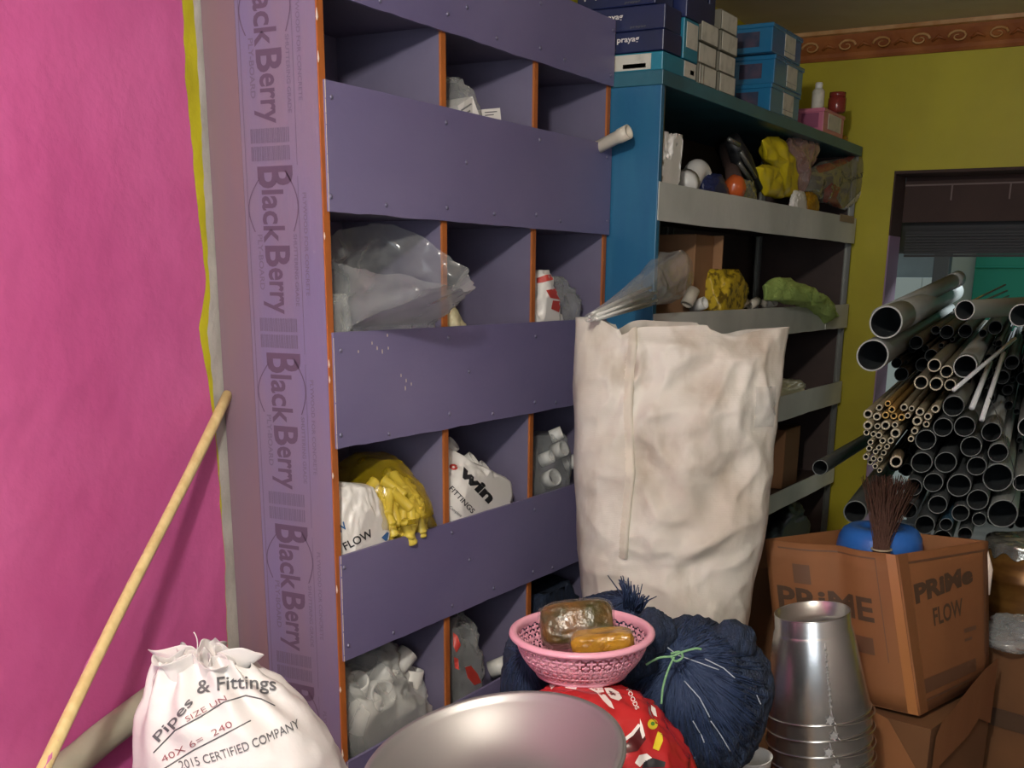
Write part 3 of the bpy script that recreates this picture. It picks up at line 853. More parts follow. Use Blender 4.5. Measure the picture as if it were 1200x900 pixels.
# ---------------------------------------------------------------- leaning wooden pole and grey pipe
a = on_x(267, 462, XW + .014); b = at(48, 905, 1.86)
d = (b - a).normalized(); foot = a + d * ((.005 - a.z) / d.z)
m = M(); n = 30
m.tube([a + (foot - a) * (i / n) + Vector((.0, .003 * sin(i * .6), 0)) for i in range(n + 1)], [.0105 + .001 * nz((i, 0, 0), .3) for i in range(n + 1)], 12, 0)
pole = empty('wooden_pole', foot, 'thin pale wooden pole leaning against the pink wall', 'pole')
m.build('shaft', 'wood', pole)
sm = M()
for t0, t1, off in ((.20, .33, -.5), (.30, .36, -1.2), (.40, .46, .4), (.48, .55, -.2)):
    L_ = (foot - a).length; t0 *= .9; t1 *= .9
    ax = (foot - a).normalized(); side = ax.cross(Vector((FV.x, FV.y, 0))).normalized(); nn = -FV
    w = side * cos(off + 1.5) * .0 + (nn * cos(off) + side * sin(off)) * .0075
    pts = [a + (foot - a) * (t0 + (t1 - t0) * k / 8) + w for k in range(9)]
    sm.tube(pts, [.002, .006, .005, .007, .006, .007, .005, .004, .002], 6, 0)
sm.build('pink_paint_smear', 'poleink', pole)

pa = at(70, 915, 1.80); pb = at(212, 800, 2.22)
g1 = Vector((-1.40 - .22, 1.78, .78))
ctrl = [on_x(x_, y_, XW + .034) for x_, y_ in ((45, 940), (100, 882), (150, 842), (205, 802), (238, 786))]
for q in ctrl: q.y = min(q.y, YN - .04)
d0 = (ctrl[0] - ctrl[1]).normalized(); t_ = (0.03 - ctrl[0].z) / min(d0.z, -.3)
ext = ctrl[0] + Vector((0, -.12, -.22)); ext2 = Vector((XW + .034, ext.y - .12, .035))
cc = [ext2, ext] + ctrl
def smooth_path(P, n=6):
    out = []
    for i in range(len(P) - 1):
        p0 = P[max(i - 1, 0)]; p1 = P[i]; p2 = P[i + 1]; p3 = P[min(i + 2, len(P) - 1)]
        for k in range(n):
            t = k / n
            out.append(.5 * ((2 * p1) + (p2 - p0) * t + (2 * p0 - 5 * p1 + 4 * p2 - p3) * t * t + (3 * p1 - p0 - 3 * p2 + p3) * t ** 3))
    out.append(P[-1]); return out
for q in cc:
    pass
tag(M().tube(smooth_path([Vector(q) for q in cc]), .031, 20).build('grey_hose_pipe', 'greypipe'), 'thick dull grey pipe curving from behind the printed sack along the pink wall', 'pipe')

# ================================================================== OPEN BIN CONTENTS
def fitting_tube(name, c, d, r, L_, matn, label, cat, group=None, open_=True, parent=None, seg=20):
    """a short hollow pipe piece"""
    T = Matrix.Translation(c) @ rotm(d)
    m = M().lathe([(r * .82, 0), (r, 0), (r, L_), (r * .82, L_), (r * .80, L_ * .5), (r * .82, 0)], seg, 0, T)
    o = m.build(name, matn, parent)
    if parent is None: tag(o, label, cat, group)
    return o
def bag(name, label, cat, matn, lo, hi, seed, group=None, amp=.15, fine=.06, crease=.1, neck=None, grow=1.04, sub=5, fscale=5):
    lo = Vector(lo); hi = Vector(hi); c = (lo + hi) / 2; r = (hi - lo) / 2 * grow
    m = clampbox(blob(c, r, seed, amp, fine, sub, crease=crease, neck=neck, fscale=fscale), lo, hi + (Vector((0, 0, .3)) if neck else Vector()))
    return tag(m.build(name, matn), label, cat, group)
FB = XF - .012     # just inside the front boards
BK = XW + .006

# top row, middle: clear bag with paper-labelled packs
z0 = 1.69
bag('clear_bag', 'crumpled clear bag in the top middle hole, white labels at its foot', 'plastic bag', 'clear', (BK, 2.33, z0), (FB, 2.56, 1.985), 11, amp=.2, crease=.16)
for i, (x, y, w, h, rt) in enumerate(((547, 128, .05, .036, .5), (575, 133, .055, .02, .15))):
    q = on_x(x, y, XF - .02); m = M()
    T = Matrix.Translation(q) @ Matrix.Rotation(-.3, 4, 'Z') @ Matrix.Rotation(rt, 4, 'X')
    m.box((-.10, -w / 2, -h), (.004, w / 2, h * .5), 0, T); m.box((.0041, -w * .4, h * .1), (.0046, w * .3, h * .2), 1, T)
    m.box((.0041, -w * .4, -h * .2), (.0046, w * .1, -h * .1), 1, T)
    tag(m.build('label_pack', ['filmwhite', 'print_g'], bevel=.002), ['tilted white printed pack inside the clear bag of the top middle hole', 'flat white pack lying low beside the tilted pack, top middle hole'][i], 'packet')
# white pipe stub leaning out of the third top hole
e1 = on_y(737, 154, 3.06); e0 = on_x(690, 178, XF - .03); dd = (e1 - e0).normalized()
T = Matrix.Translation(e0 - dd * .10) @ rotm(dd); Lp = (e1 - e0).length + .10
st_ = empty('white_pipe_piece', e0 - dd * .10, 'short white plastic pipe poking out of the top right hole', 'pipe')
r = .0165
M().lathe([(r * .8, 0), (r, 0), (r, Lp - .035), (r * 1.14, Lp - .03), (r * 1.14, Lp), (r * .93, Lp), (r * .8, Lp * .6), (r * .8, 0)], 28, 0, T).build('tube', 'cream', st_)
# row 2
z2 = 1.24
def open_bag(c, rx, ry, h, tilt, seed, matn):
    def P(u, v):
        A = 2 * pi * u
        w = .75 + .35 * v + .05 * sin(v * 9 + seed)
        k = 1 + .10 * nz((cos(A) * 1.4, sin(A) * 1.4, v * 2), 1.5, seed) + .05 * ridge((cos(A) * 2, sin(A) * 2, v * 3), 2.2, seed + 1) * 1.0 + .035 * ridge((cos(A) * 4, sin(A) * 4, v * 7), 1.6, seed + 5) * (1 - .5 * v)
        p = Vector((cos(A) * rx * w * k, sin(A) * ry * w * k, h * v + .02 * v * sin(A * 2 + seed) + .01 * nz((cos(A), sin(A), 0), 3, seed)))
        if v > .93: p.x *= 1 + (v - .93) * 1.0; p.y *= 1 + (v - .93) * 1.0
        w_ = Vector((nz(p, 9, 1), nz(p, 9, 2), nz(p, 9, 3))) * .03
        p += Vector((cos(A), sin(A), .3)) * (.012 * ridge(p + w_, 13, seed) + .006 * ridge(p + w_, 28, seed + 2))
        return c + tilt @ p
    m = M().grid(P, 90, 46, True, 0)
    n0 = len(m.v); m.v.append(Vector(P(0, 0)) * .5 + Vector(P(.5, 0)) * .5)
    for i in range(90): m.f.append((n0, (i + 1) % 90, i)); m.mi.append(0); m.sm.append(True)
    return m
bm_ = open_bag(Vector((-1.615, 2.135, 1.27)), .115, .150, .345, Matrix.Rotation(radians(24), 3, 'Y') @ Matrix.Rotation(radians(4), 3, 'X'), 3, 'clear')
for p in bm_.v:
    p.z = max(p.z, 1.2405); p.x = max(p.x, BK); p.y = max(p.y, 1.908); p.y = min(p.y, 2.296 if p.x < XF + .02 else 9)
    p.x = min(p.x, XF - .006 + max(0, p.z - 1.455) * 2.2)
tag(bm_.build('open_clear_bag', 'clearthick'), 'big open-mouthed clear bag in the upper left hole', 'plastic bag')
bag('clear_packet', 'small folded clear packet at the left end beside the open bag', 'plastic bag', 'clear', (-1.56, 1.91, z2), (FB, 2.0, 1.52), 14, amp=.2, crease=.2)
bag('cream_packet', 'small cream packet at the left foot of the empty middle hole', 'packet', 'creamfilm', (-1.63, 2.328, z2), (FB, 2.445, 1.515), 15, amp=.15, crease=.1, neck=((0, -.5, 1), .02, .5))
b_ = bag('red_printed_bag', 'white and red bag knotted on top, in the hole left of the blue rack', 'plastic bag', 'filmwhite', (-1.70, 2.736, z2), (FB, 2.97, 1.575), 16, amp=.22, crease=.16, fine=.1, grow=.98)
bag('clear_bag', 'loose clear bag squeezed behind the white and red knotted bag', 'plastic bag', 'clear', (-1.74, 2.88, z2), (-1.53, 3.11, 1.56), 17, amp=.2, crease=.2)
mm_ = M(); mm_.v = [v.co + b_.location for v in b_.data.vertices]; mm_.f = [tuple(p.vertices) for p in b_.data.polygons]
tr_ = cam_tree(mm_)
for px in ([(629, 326), (640, 322), (652, 321), (650, 327), (636, 331), (629, 332)], [(662, 317), (669, 314), (672, 322), (668, 330), (662, 326)], [(640, 340), (652, 338), (668, 342), (676, 350), (684, 362), (676, 362), (660, 352), (645, 349)], [(648, 352), (658, 353), (655, 366), (646, 362)]):
    print_shape(tr_, b_, px, 'redp', 'red_print', .002)
# row 3
z3 = .79
cb = Vector((-1.60, 2.19, .99))
yb = bag('yellow_net_bag', 'bulging see-through bag packed with short yellow tubes', 'plastic bag', 'yfilm', (-1.755, 2.03, z3), (-1.455, 2.302, 1.165), 21, amp=.08, fine=.03, crease=.05, grow=1.0)
for p in yb.data.vertices:
    wz = p.co.z + yb.location.z
    if wz < 1.03: p.co.x = min(p.co.x, XF - .006 - yb.location.x)
    p.co.y = min(p.co.y, 2.295 - yb.location.y)
proto = M().lathe([(.0075, -.032), (.0125, -.030), (.0135, -.026), (.0115, -.022), (.0115, .022), (.0135, .026), (.0125, .030), (.0075, .032)], 14, 0).build('yellow_tube_fitting', 'yfit', local=True)
rnd = random.Random(9); cnt = 0
pts_ = []
while cnt < 46:
    th = rnd.uniform(-1.2, 1.35); ph = rnd.uniform(-.1, 1.0)
    c_ = Vector((-1.605, 2.165, 1.005))
    dirn = Vector((cos(ph) * cos(th), cos(ph) * sin(th), sin(ph)))
    q = c_ + Vector((dirn.x * .112, dirn.y * .108, dirn.z * .125)) * rnd.choice((1, 1, .8))
    if any((q - o_).length < .0235 for o_ in pts_): 
        if rnd.random() < .97: continue
    if q.z < 1.003 and q.x > XF - .03: continue
    pts_.append(q)
    o = proto if cnt == 0 else proto.copy()
    if cnt: C.objects.link(o)
    o.location = q
    tv = Vector((rnd.uniform(-.4, .4), rnd.uniform(-.7, .7), 1)).normalized(); tv = (tv - dirn * tv.dot(dirn)).normalized()
    o.rotation_euler = rotm(tv).to_euler()
    tag(o, 'short yellow tube fitting packed inside the see-through yellow bag', 'pipe fitting', 'yellow tube fittings in the bag'); cnt += 1

def text_on_blob(parent, txt, fn, w, h, matn, bold=.01, name='printed_text'):
    m = M(); add_text(m, txt, fn, w, h, bold); return m.build(name, matn, parent)
def printed_bag(name, label, lo, hi, seed, texts, extra=None, matn='filmwhite', amp=.10, crease=.06, lean=0.0):
    """bag with its printing projected on the front (along +x) surface"""
    lo = Vector(lo); hi = Vector(hi); c = (lo + hi) / 2; r = (hi - lo) / 2 * 1.05
    m = clampbox(blob(c, r, seed, amp, .03, 5, crease=crease), lo, hi)
    from mathutils.bvhtree import BVHTree
    tree = BVHTree.FromPolygons([tuple(p) for p in m.v], m.f)
    root = empty(name, (c.x, c.y, lo.z), label, 'plastic bag')
    m.build('body', matn, root)
    for (txt, y, z, ang, w, h, mt_, bold) in texts:
        ca, sa = cos(ang), sin(ang)
        def fn(px, py):
            yy = y + px * ca - py * sa; zz = z + px * sa + py * ca
            hit = tree.ray_cast(Vector((0, yy, zz)), Vector((-1, 0, 0)))
            xx = hit[0].x if hit[0] else c.x
            return Vector((xx + .0018, yy, zz))
        t = M(); add_text(t, txt, fn, w, h, bold); t.build('printed_text', mt_, root)
    return root, tree
def shaped_bag(name, label, lo, hi, seed, zmax, matn='filmwhite', amp=.06, crease=.06):
    lo = Vector(lo); hi = Vector(hi); c = (lo + hi) / 2; r = (hi - lo) / 2 * 1.12
    m = clampbox(blob(c, r, seed, amp, .03, 6, crease=crease), lo, hi)
    for p in m.v:
        zm = interp(zmax, p.y)[0] - .05 * ((p.x - (XF - .06)) / .12) ** 2 * (1 if p.x > XF - .06 else .4)
        if p.z > zm: p.z = zm + (p.z - zm) * .08
    root = empty(name, (c.x, c.y, lo.z), label, 'plastic bag')
    m.build('body', matn, root); return root, cam_tree(m)
fl, tr_ = shaped_bag('printed_bag', 'white bag with black letters in the left hole, under the yellow tubes', (-1.66, 1.916, z3), (XF - .004, 2.125, 1.14), 23, [(1.91, 1.125), (1.98, 1.135), (2.06, 1.12), (2.11, 1.03), (2.13, .98)])
print_text(tr_, fl, 'FLOW', 405, 645, 438, 628, 9.5, 'print_b', .015)
print_text(tr_, fl, 'W', 397, 626, 408, 618, 9, 'print_bl', .02)
print_shape(tr_, fl, ell(402, 619, 9, 9, 0, 24) + ell(402, 619, 7.6, 7.6, 0, 24)[::-1], 'print_b', 'printed_emblem') if False else None
print_shape(tr_, fl, [(447, 630), (454, 623), (460, 630), (452, 634)], 'print_bl')
print_shape(tr_, fl, [(448, 571), (455, 575), (457, 590), (453, 592), (447, 578)], 'redp')
wn, tr_ = shaped_bag('printed_bag', 'white fittings bag with big slanting black letters and a red letter', (-1.745, 2.326, z3), (XF - .004, 2.70, 1.17), 25, [(2.32, 1.165), (2.40, 1.165), (2.50, 1.11), (2.62, 1.065), (2.69, 1.03), (2.71, .98)])
print_text(tr_, wn, 'win', 537, 553, 573, 590, 13, 'print_b', .05)
print_text(tr_, wn, 'o', 526, 549, 536, 551, 9, 'redp', .05)
print_text(tr_, wn, 'FITTINGS', 526, 573, 553, 602, 6, 'print_b', .01)
print_text(tr_, wn, 'Complete', 526, 595, 540, 606, 3.5, 'print_g', .0)
for (y, z, r_, dx) in ((2.52, 1.10, .024, -.04), (2.58, 1.07, .026, -.04), (2.44, 1.15, .02, -.05)):
    fitting_tube('white_elbow', Vector((-1.56 + dx, y, z - .02)), Vector((.7, .3, .6)), r_, .055, 'white', {2.52: 'white pipe socket on top of the slanted-letter bag, middle one', 2.58: 'white pipe socket at the right shoulder of the slanted-letter bag', 2.44: 'white pipe socket at the upper left of the slanted-letter bag'}[y], 'pipe fitting')
bag('clear_bag', 'clear bag of white fittings in the hole behind the large sack', 'plastic bag', 'clear', (-1.75, 2.735, z3), (FB, 3.02, 1.14), 27, amp=.18, crease=.12)
for i, (x, y, r_) in enumerate(((641, 563, .024), (650, 530, .022), (634, 540, .018), (662, 545, .02), (645, 512, .018))):
    q = on_x(x, y, XF - .05)
    fitting_tube('round_fitting', q, Vector((.85, -.3 + .2 * i, .4)), r_, .035, 'white', 'round white fitting inside the clear bag beside the large sack', 'pipe fitting', 'white fittings in the clear bag')
# row 4
z4 = .332
bag('clear_bag', 'large shiny clear bag of white fittings above the basin, bottom left hole', 'plastic bag', 'clearbright', (BK, 1.915, z4), (FB, 2.29, .725), 33, amp=.16, crease=.14)
for i, (x, y, r_, dv, L_) in enumerate(((440, 815, .036, (.9, -.3, .3), .07), (480, 800, .030, (.1, .2, 1), .07), (500, 812, .030, (.9, .3, .3), .05), (425, 835, .034, (.3, .1, 1), .09), (462, 828, .038, (.6, .4, .6), .08), (418, 805, .026, (.5, -.5, .7), .07), (450, 790, .028, (.4, .2, .8), .06), (470, 775, .026, (.2, .6, .5), .06))):
    q = on_x(x, y, XF - .075)
    fitting_tube('white_fitting', q - Vector(dv).normalized() * L_ * .5, Vector(dv), r_, L_, 'white', 'fat white pipe fitting in the shiny clear bag over the basin', 'pipe fitting', 'fat white fittings in the bottom left hole')
q = on_x(415, 880, XF - .03)
b_ = bag('clear_bag', 'narrow clear bag with red print in the bottom middle hole', 'plastic bag', 'clear', (-1.70, 2.326, z4), (FB, 2.53, .735), 35, amp=.2, crease=.15)
mm_ = M(); mm_.v = [v.co + b_.location for v in b_.data.vertices]; mm_.f = [tuple(p.vertices) for p in b_.data.polygons]
tr_ = cam_tree(mm_)
for px in ([(531, 741), (536, 745), (540, 756), (535, 765), (531, 757)], [(545, 782), (552, 780), (560, 790), (564, 800), (556, 803), (548, 794)], [(532, 770), (537, 772), (538, 785), (533, 783)]):
    print_shape(tr_, b_, px, 'redp', 'red_print', .002)
fitting_tube('white_fitting', on_x(575, 785, XF - .06), Vector((.8, .3, .4)), .024, .05, 'white', 'single white fitting beside the red-printed clear bag', 'pipe fitting')
# navy yarn stuffed in the last lower hole
o = blob(Vector((-1.60, 2.93, .58)), (.10, .16, .20), 41, .2, .1, 5, fscale=9)
tag(clampbox(o, (BK, 2.74, z4), (FB, 3.11, .70)).build('yarn_hank', 'navy'), 'dark navy yarn hank stuffed in the last low hole', 'yarn')
# ================================================================== FOREGROUND FLOOR STACKS
def facemap(p00, p10, p01, p11, lift=.0015, bulge=0.0):
    p00, p10, p01, p11 = map(Vector, (p00, p10, p01, p11))
    n = (p10 - p00).cross(p01 - p00).normalized()
    if n.dot(CAM - p00) < 0: n = -n
    def f(u, v):
        p = p00.lerp(p10, u).lerp(p01.lerp(p11, u), v)
        return p + n * (lift - bulge * math.exp(-((u - .52) / .13) ** 2) * (.25 + .75 * v))
    return f
def prism_box(mb, bot, top, mi=0, closed_top=True):
    vs = list(bot) + list(top); fs = [(3, 2, 1, 0)] + [(i, (i + 1) % 4, 4 + (i + 1) % 4, 4 + i) for i in range(4)]
    if closed_top: fs.append((4, 5, 6, 7))
    mb.add(vs, fs, mi); return mb
def shrink(q, s, z):
    c = sum((Vector(p) for p in q), Vector()) / 4
    return [Vector((c.x + (p[0] - c.x) * s, c.y + (p[1] - c.y) * s, z)) for p in q]
# open carton with printed sides
tC, tL, tR = on_z(1050, 650, .93), on_z(897, 632, .93), on_z(1157, 634, .93); tK = tL + tR - tC
bC, bL, bR = on_z(1077, 838, .565), on_z(915, 800, .565), on_z(1158, 796, .565); bK = bL + bR - bC
root = empty('open_carton', ((bC + bK) / 2).to_tuple()[:2] + (.565,), 'open brown carton with hand-drawn black lettering, blue tub and broom inside', 'box')
w = M()
fl_ = facemap(bL, bC, tL, tC, 0, .028); fr_ = facemap(bC, bR, bC.lerp(tC, 1), tR, 0)
fr_ = facemap(bC, bR, tC, tR, 0)
w.grid(lambda u, v: fl_(u, v), 24, 8, False, 0); w.grid(lambda u, v: fr_(u, v), 12, 8, False, 0)
w.grid(lambda u, v: bR.lerp(bK, u).lerp(tR.lerp(tK, u), v), 4, 2, False, 0); w.grid(lambda u, v: bK.lerp(bL, u).lerp(tK.lerp(tL, u), v), 4, 2, False, 0)
w.add([bL, bC, bR, bK], [(0, 1, 2, 3)], 0)
w.build('carton_walls', 'card', root, solid=.006)
FLp = facemap(bL, bC, tL, tC, .0045, .028); FRp = facemap(bC, bR, tC, tR, .0045)
def ftext(mb, F, txt, u0, v0, du, dv, bold=.02, slope=0.0, m=0):
    vs, fs, tw, th = text_geo(txt, bold)
    mb.add([F(u0 + p[0] / tw * du, v0 + slope * p[0] / tw + p[1] / .72 * dv) for p in vs], fs, m)
def frect(mb, F, u0, v0, u1, v1, m=0):
    n = 12
    for i in range(n):
        a, b = u0 + (u1 - u0) * i / n, u0 + (u1 - u0) * (i + 1) / n
        mb.add([F(a, v0), F(b, v0), F(b, v1), F(a, v1)], [(0, 1, 2, 3)], m)
t = M(); ftext(t, FLp, 'PRiME', .06, .55, .72, .15, .03); t.build('printed_text', 'cardline', root)
for q_ in ((.10, .955, .84, .965), (.84, .30, .847, .965), (.60, .33, .75, .44), (.2, .73, .33, .86)):
    t = M(); frect(t, FLp, *q_); t.build('printed_line', 'cardprint2', root)
t = M(); ftext(t, FRp, 'PRiMe', .12, .68, .68, .115, .05, .06); ftext(t, FRp, 'FLOW', .30, .51, .36, .115, .02, .02); t.build('hand_lettering', 'cardline', root)
for q_ in ((.10, .11, .80, .20), (.10, .06, .70, .075), (.05, .93, .95, .945), (.93, .2, .94, .94), (.66, .40, .82, .43), (.66, .34, .76, .36)):
    t = M(); frect(t, FRp, *q_); t.build('printed_line', 'cardprint2', root)
t = M()
for (a, b) in ((0.0, .95), (.15, .6)):
    pass
n = 20
for i in range(n):
    v0, v1 = i / n, (i + 1) / n
    t.add([FLp(.93, v0), FLp(1.0, v0) , FLp(1.0, v1), FLp(.93, v1)], [(0, 1, 2, 3)], 0)
    t.add([FRp(0, v0), FRp(.10, v0), FRp(.10, v1), FRp(0, v1)], [(0, 1, 2, 3)], 1)
t.build('corner_tape', ['cardtape', 'cardtape2'], root)
t = M(); t.tube([tR + Vector((.0, .0, -.02)), bR.lerp(tR, .8) + RV * .006, bR.lerp(tR, .62) + RV * .003], [.004, .008, .003], 6); t.build('torn_paper_edge', 'chip', root)

# closed carton below, with a torn lid
q = shrink([bL, bC, bR, bK], 1.06, .55); q[1] = q[1] + Vector((.03, -.03, 0))
root = empty('crushed_carton', ((q[0] + q[2]) / 2).to_tuple()[:2] + (0,), 'crushed brown carton with torn lid directly under the lettered carton', 'box')
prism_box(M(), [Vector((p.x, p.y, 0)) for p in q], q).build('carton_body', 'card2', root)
F2 = facemap(Vector((q[1].x, q[1].y, .2)), Vector((q[2].x, q[2].y, .2)), q[1], q[2], .006)
F1 = facemap(Vector((q[0].x, q[0].y, .2)), Vector((q[1].x, q[1].y, .2)), q[0], q[1], .006)
fpp = [(.04, .66), (.05, .93), (.12, 1.02), (.3, 1.06), (.52, 1.14), (.75, 1.2), (.98, 1.22), (.99, .7), (.75, .82), (.60, .74), (.3, .70)]
fl2 = M(); vs = [F2(*a) for a in fpp] + [F2(*a) - (F2(*a) - CAM).normalized() * .004 for a in fpp]; n = len(fpp)
fl2.add(vs, [tuple(range(n)), tuple(range(n, 2 * n))[::-1]] + [(i, (i + 1) % n, n + (i + 1) % n, n + i) for i in range(n)])
fl2.build('torn_flap', 'card', root, bevel=.001)
fpp = [(.20, .8), (.25, 1.02), (.55, 1.07), (.75, 1.0), (.96, .68), (.9, .55), (.5, .7)]
fl2 = M(); vs = [F1(*a) for a in fpp] + [F1(*a) - (F1(*a) - CAM).normalized() * .004 for a in fpp]; n = len(fpp)
fl2.add(vs, [tuple(range(n)), tuple(range(n, 2 * n))[::-1]] + [(i, (i + 1) % n, n + (i + 1) % n, n + i) for i in range(n)])
fl2.build('torn_flap', 'card', root, bevel=.001)
# carton to the left, behind the pails
T = Matrix.Translation((-.93, 3.28, 0)) @ Matrix.Rotation(.5, 4, 'Z')
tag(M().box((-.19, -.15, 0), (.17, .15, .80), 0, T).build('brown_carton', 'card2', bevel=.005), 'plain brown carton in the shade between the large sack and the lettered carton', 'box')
# right-hand pile
cx = at(1225, 830, 3.15)
T = Matrix.Translation((cx.x + .0, cx.y + .06, 0)) @ Matrix.Rotation(-.35, 4, 'Z')
zt_ = on_x(1170, 770, cx.x - .1).z
cz = at(1180, 770, 3.05).z
rt = empty('brown_carton', (cx.x, cx.y + .06, 0), 'brown carton at the right edge with a plastic bag on top', 'box')
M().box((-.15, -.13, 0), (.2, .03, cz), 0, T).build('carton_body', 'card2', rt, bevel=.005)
M().box((-.13, -.1335, cz - .22), (.15, -.1302, cz - .17), 0, T).build('printed_band', 'cardline', rt)
pb_ = at(1190, 752, 3.08)
tag(blob(pb_ + Vector((.03, .05, 0)), (.10, .07, .05), 51, .25, .1, 5, crease=.15, flat=cz + .001).build('clear_bag', 'clearthick'), 'small clear bag lying on the right-hand carton below the gold tin', 'plastic bag')
# shelf plank carrying the tin
tn = at(1212, 640, 3.3); rr = .125
tz = at(1200, 720, 3.3).z
T = Matrix.Translation((tn.x, tn.y, tz))
root = empty('gold_tin', (tn.x, tn.y, tz), 'big round brown and gold tin with a bright crinkled cover at the right edge', 'tin')
hh = tn.z - tz
M().lathe([(0, 0), (rr, 0), (rr * 1.01, .01), (rr, .02), (rr, hh * .5), (rr * 1.015, hh * .52), (rr, hh * .54), (rr, hh - .01), (0, hh - .01)], 48, 0, T).build('can', 'tin', root)
def cov(u, v):
    A = 2 * pi * u; r = rr * 1.03 * min(1, v * 1.25 + .02)
    z = hh + .012 + .008 * ridge((cos(A) * r * 9, sin(A) * r * 9, 0), 2.2, 3) - (max(0, v - .8) * .16) * (1 + .25 * sin(A * 13))
    if v > .8: r *= 1 + .02 * sin(A * 13)
    return Vector((tn.x + r * cos(A), tn.y + r * sin(A), tz + z))
M().grid(cov, 110, 26, True, 0).build('foil_cover', 'foil', root)
T = Matrix.Translation((tn.x + .05, tn.y + .06, 0)) @ Matrix.Rotation(-.3, 4, 'Z')
tag(M().box((-.19, -.02, 0), (.2, .24, tz - .002), 0, T).build('brown_carton', 'card2', bevel=.005), 'brown carton carrying the round gold tin', 'box')

# blue tub (upside down) and stick broom in the open carton
bt = Vector(((bC.x + bK.x) / 2 + .0, (bC.y + bK.y) / 2 + .0, .57))
ctr = at(1050, 640, 3.14)
bt = (bC + bK) / 2; bt = Vector((bt.x - .055, bt.y + .03, .574))
hB = at(1040, 612, 3.05).z - .572
rtb = empty('blue_tub', bt, 'bright blue plastic tub standing upside down in the lettered carton', 'tub')
T = Matrix.Translation(bt)
M().lathe([(.108, 0), (.113, .006), (.112, .012), (.110, .02), (.108, hB * .5), (.106, hB - .05), (.102, hB - .026), (.092, hB - .008), (.08, hB), (.05, hB), (.045, hB - .006), (0, hB - .006)], 48, 0, T).build('shell', 'bluetub', rtb)
br = empty('stick_broom', at(1034, 652, 2.93), 'brown stick broom with spread bristles, standing in the lettered carton', 'broom')
b0 = at(1036, 690, 2.865); b1 = at(1033, 640, 2.875); rnd = random.Random(3)
sk = M()
for k in range(420):
    A = rnd.uniform(0, 2 * pi); rr_ = .022 * sqrt(rnd.random())
    off = RV * (rr_ * cos(A)) + FV * (rr_ * sin(A))
    tx = rnd.triangular(1008, 1080, 1036); ty = rnd.uniform(556, 572) + max(0, (tx - 1055)) * .4
    tp = at(tx, ty, 2.94 + rnd.uniform(-.05, .12))
    mid = b1 + off * .9; q1 = mid.lerp(tp, .5)
    sk.tube([b0 + off, mid, q1, tp], [.0012, .0012, .001, .0007], 4, 0)
o = sk.build('bristles', 'broom', br); o['kind'] = 'stuff'
bd_ = M()
for k in range(5):
    c_ = b0.lerp(b1, .25 + .17 * k)
    bd_.tube([c_ + (RV * cos(a_ * pi / 10) + FV * sin(a_ * pi / 10)) * (.0235) for a_ in range(20)], .0022, 6, 0, closed=True)
bd_.build('binding', 'beige', br)

# ---------------------------------------------------------------- pails, nested upside down
ax = (Vector((0, 0, 1)) - RV * .13).normalized()
topP = Vector((-.668, 2.504, .856))
PIT = .0375; HP = .228
base0 = topP - ax * HP
def make_pail():
    e = bpy.data.objects.new('metal_pail', None); C.objects.link(e)
    M().lathe([(.1155, 0), (.1165, .004), (.0865, .182), (.0845, .188), (.0830, .191), (.0816, .226), (.0810, .227), (.0795, .226), (.079, .196), (.04, .193), (0, .1925)], 64, 0).build('body', 'alu', e, local=True)
    M().tube([(cos(a * pi / 32) * .1172, sin(a * pi / 32) * .1172, .002) for a in range(64)], .0022, 8, closed=True).build('rim', 'wire', e, local=True)
    M().tube([(cos(a * pi / 32) * .0812, sin(a * pi / 32) * .0812, .2265) for a in range(64)], .0014, 8, closed=True).build('foot_rim', 'wire', e, local=True)
    sm_ = M()
    def pc(z, a, lift): r = .1165 + (.0865 - .1165) * (z - .004) / .178; return Vector((sin(a) * (r + lift), -cos(a) * (r + lift), z))
    sm_.tube([pc(z / 100, .04 + .01 * sin(z * 1.1), .0005) for z in range(1, 19)], .0016, 6)
    for k in range(11): sm_.tube([pc(.04 + k * .0125, .025, .001), pc(.045 + k * .0125, .065, .002)], [.0030, .0018], 6)
    sm_.build('crimped_seam', 'seamgrey', e, local=True)
    for s_ in (0, pi):
        ear = M(); pts = []
        for k in range(12):
            a = 2 * pi * k / 12; r = .011 if k % 2 == 0 else .0065
            pts.append((r * sin(a), r * cos(a)))
        T = Matrix.Rotation(s_, 4, 'Z') @ Matrix.Translation((.0, -.1168, .014)) @ Matrix.Rotation(radians(80), 4, 'X')
        ear.poly(pts, .002, 0, T); ear.build('ear', 'seamgrey', e, local=True)
    hp = []
    for k in range(25):
        a = -pi / 2 + pi * k / 24
        hp.append((.1215 * cos(a) * 1.02, .1215 * sin(a), .004 - .013 * sin(pi * k / 24) ** .7))
    hp = [(.006, -.119, .014), (.01, -.128, .006)] + hp[1:-1] + [(.01, .128, .006), (.006, .119, .014)]
    M().tube(hp, .0024, 8).build('handle', 'wire', e, local=True)
    return e
R0 = rotm(ax, FV).to_3x3()
zax = ax; yax = (FV - ax * FV.dot(ax)).normalized(); xax = yax.cross(zax)
RB = Matrix((xax, yax, zax)).transposed()
pail = make_pail(); nP = int((base0.z) / (PIT * ax.z)) + 1
for i in range(nP):
    o = pail if i == 0 else copy_tree(pail)
    o.location = base0 - ax * (PIT * i); o.rotation_euler = (RB @ Matrix.Rotation((0, .06, -.05, .08, .02)[i % 5], 3, 'Z')).to_euler()
    lb = ['topmost upside-down metal pail of the nested stack, its seam and base showing', 'second metal pail from the top, only its rim band and wire handle showing', 'third metal pail from the top, above the bottom edge of the photo'][i] if i < 3 else 'nested metal pail low in the stack, at or below the edge of view'
    tag(o, lb, 'pail', 'nested metal pails')

